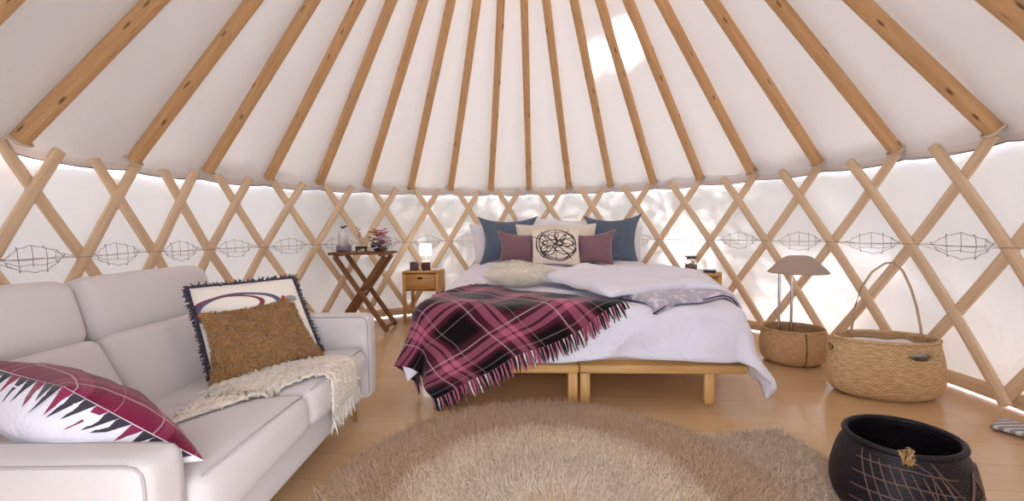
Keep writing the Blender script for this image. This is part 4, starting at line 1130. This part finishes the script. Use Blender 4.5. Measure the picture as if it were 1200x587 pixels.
def make_pile(name, P, N, L, w, mat, parent, origin, seed, lay=None, tilt=.7):
    rs = np.random.default_rng(seed); o = blades(P, N, L, w, mat, None, rs, (0, 0, 0) if lay is None else lay, name, tilt)
    me = o.data; c_ = np.zeros(len(me.vertices) * 3); me.vertices.foreach_get('co', c_); c_ = c_.reshape(-1, 3); c_[:, 2] = np.maximum(c_[:, 2], .002); c_ -= np.array(origin); me.vertices.foreach_set('co', c_.ravel())
    o.parent = parent; o.matrix_parent_inverse = Matrix.Identity(4); o.location = V(origin) - parent.location; return o
bk.data.transform(Matrix.Translation(-rc)); bk.matrix_parent_inverse = Matrix.Identity(4)
n = 85000; r_ = RR * np.sqrt(rng.random(n)); a_ = rng.random(n) * 2 * pi
# the pile is finer where it is far from the viewer's side of the rug
P = np.stack([rc.x + r_ * np.cos(a_), rc.y + r_ * np.sin(a_), np.full(n, .012)], 1); N = np.tile([0, 0, 1.], (n, 1)); lay = np.stack([np.cos(a_) * .55, np.sin(a_) * .55, 0 * a_], 1)
make_pile('pile', P, N, .034, .0042, M['pile'], rug, rc, 1, lay, .42)
# second rug, its corner showing to the right
r2 = thing('shaggy_rug', (.85, 1.4, 0), 'plain beige shaggy rug under the round one, its corner pointing right', 'rug')
crn = V((1.30, 1.965, 0)); d1 = V((-1, -.16, 0)).normalized(); d2 = V((.06, -1, 0)).normalized()
LX, LY = 1.0, 1.15
q = [crn, crn + d1 * LX, crn + d1 * LX + d2 * LY, crn + d2 * LY]
vs = [p + V((0, 0, z)) for z in (.0, .010) for p in q]
t = NT('rug_pile_plain'); o_ = t.ob(); hv = t.noise(o_, 45, 3)
t.bsdf(t.ramp(hv, [(.3, lin((180, 156, 132))), (.6, lin((226, 204, 180)))]), .95, sheen=.3, spec=.1); M['pile2'] = t.m
new_obj('backing', vs, [(3, 2, 1, 0), (4, 5, 6, 7), (0, 1, 5, 4), (1, 2, 6, 5), (2, 3, 7, 6), (3, 0, 4, 7)][:], M['pile2'], r2, smooth=False)
n = 42000; u = rng.random(n); v = rng.random(n)
u = u + .012 * np.sin(v * 17); P = np.array(crn)[None] + np.array(d1)[None] * (u * LX)[:, None] + np.array(d2)[None] * (v * LY)[:, None]; P[:, 2] = .010
keep = np.hypot(P[:, 0] - rc.x, P[:, 1] - rc.y) > RR - .05; P = P[keep]; N = np.tile([0, 0, 1.], (len(P), 1))
make_pile('pile', P, N, .030, .0042, M['pile2'], r2, V((0, 0, 0)), 2, np.tile([.3, .3, 0], (len(P), 1)), .5)

# ------------------------------------------------------------------ unseen greenery added outside, leaves set where the canvas should be shaded
SUN = ray(743, 24).normalized()
def leaf_mesh(name, pts, r, mat, parent, seed):
    rs = np.random.default_rng(seed); P = np.array(pts); n = len(P)
    N = rs.normal(size=(n, 3)); N /= np.linalg.norm(N, axis=1)[:, None]; T = np.cross(N, rs.normal(size=(n, 3))); T /= np.linalg.norm(T, axis=1)[:, None]; B = np.cross(N, T)
    R_ = (r * rs.uniform(.6, 1.3, n))[:, None]
    v = np.stack([P - T * R_, P + B * R_ * .45, P + T * R_, P - B * R_ * .45], 1).reshape(-1, 3)
    o = new_obj(name, v.tolist(), [(4 * i, 4 * i + 1, 4 * i + 2, 4 * i + 3) for i in range(n)], mat, parent, smooth=False); o['kind'] = 'stuff'; return o
M['leaf'] = cloth('green_leaf', (84, 116, 58))
def cluster(c_, rad, n, seed):
    rs = np.random.default_rng(seed); d = rs.normal(size=(n, 3)); d /= np.linalg.norm(d, axis=1)[:, None]; return (np.array(c_) + d * rad * (rs.random(n) ** .4)[:, None]).tolist()
def shade_pt(a, z, dist): return cyl(a, z, .1) + SUN * dist
shade_hedge = thing('shade_hedge', (0, 7.2, -.06), 'leafy bushes added outside, unseen, to shade the canvas at the back of the yurt', 'shade_hedge')
pts = []; q = 0
for i in range(46):
    a = -1.35 + 2.35 * i / 45
    for z, dd in ((.15, 1.7), (.55, 1.6), (.95, 1.6), (1.35, 1.7)):
        q += 1
        if .64 < a < .86 and .5 < z < 1.1: continue
        p = shade_pt(a, z, dd + .3 * sin(q)); pts += cluster(p, .27, 60, q)
leaf_mesh('foliage', pts, .06, M['leaf'], shade_hedge, 1)
b = MB()
for i in range(9):
    a = -1.3 + .24 * i; p = shade_pt(a, .1, 1.7); b.tube([V((p.x, p.y, -.07)), V((p.x + .05, p.y, .8)), V((p.x, p.y, 1.6))], .03, 6, scale=[1, .8, .4])
b.build('stems', M['stem'], shade_hedge)
tp = shade_pt(1.5, .9, 3.2)
tree = thing('tree', (tp.x, tp.y, -.07), 'leafy tree added outside the yurt, dappling the right canvas wall with shade', 'tree')
pts = []; rs = random.Random(11)
for i in range(105):
    a = rs.uniform(1.0, 1.75); z = rs.uniform(.95, 1.6); pts += cluster(shade_pt(a, z, 3.0 + rs.uniform(-.4, .4)), .16, 36, 100 + i)
for i in range(16):
    a = rs.uniform(.95, 1.75); z = rs.uniform(.05, .8); pts += cluster(shade_pt(a, z, 2.8 + rs.uniform(-.4, .4)), .09, 18, 300 + i)
leaf_mesh('foliage', pts, .055, M['leaf'], tree, 2)
b = MB(); b.tube([V((tp.x, tp.y, -.07)), V((tp.x + .05, tp.y, 1.0)), V((tp.x - .05, tp.y, 2.4))], .09, 10, scale=[1.2, .8, .5])
for k in range(10):
    z = 1.2 + .12 * k; e = shade_pt(.95 + .08 * k, .8 + .08 * (k % 4), 3.0); b.tube([V((tp.x, tp.y, z)), V(((tp.x + e.x) / 2, (tp.y + e.y) / 2, z + .3)), e], .03, 6, scale=[1, .7, .3])
b.build('trunk', M['stem'], tree)

# ------------------------------------------------------------------ light: open sky, low sun beyond the right wall
w = bpy.data.worlds.new('world'); SC.world = w; w.use_nodes = True; nt = w.node_tree; nt.nodes.clear()
out = nt.nodes.new('ShaderNodeOutputWorld'); bg = nt.nodes.new('ShaderNodeBackground'); bg.inputs[0].default_value = (.90, .955, 1.06, 1); bg.inputs[1].default_value = 7.5
nt.links.new(bg.outputs[0], out.inputs[0])
sl = bpy.data.lights.new('sun', 'SUN'); sl.energy = 75; sl.angle = math.radians(2.5); sl.color = (1, .97, .95)
so_ = bpy.data.objects.new('sun', sl); COL.objects.link(so_); d = ray(743, 24).normalized(); so_.rotation_euler = d.to_track_quat('Z', 'Y').to_euler()
so_.location = (2, 8, 5)

SC.view_settings.view_transform = 'Standard'; SC.view_settings.look = 'None'; SC.view_settings.gamma = 1; SC.view_settings.exposure = -.06
try: SC.view_settings.use_curve_mapping = False
except Exception: pass
SC.cycles.use_denoising = True
SC.cycles.max_bounces = 10; SC.cycles.diffuse_bounces = 6; SC.cycles.transmission_bounces = 8
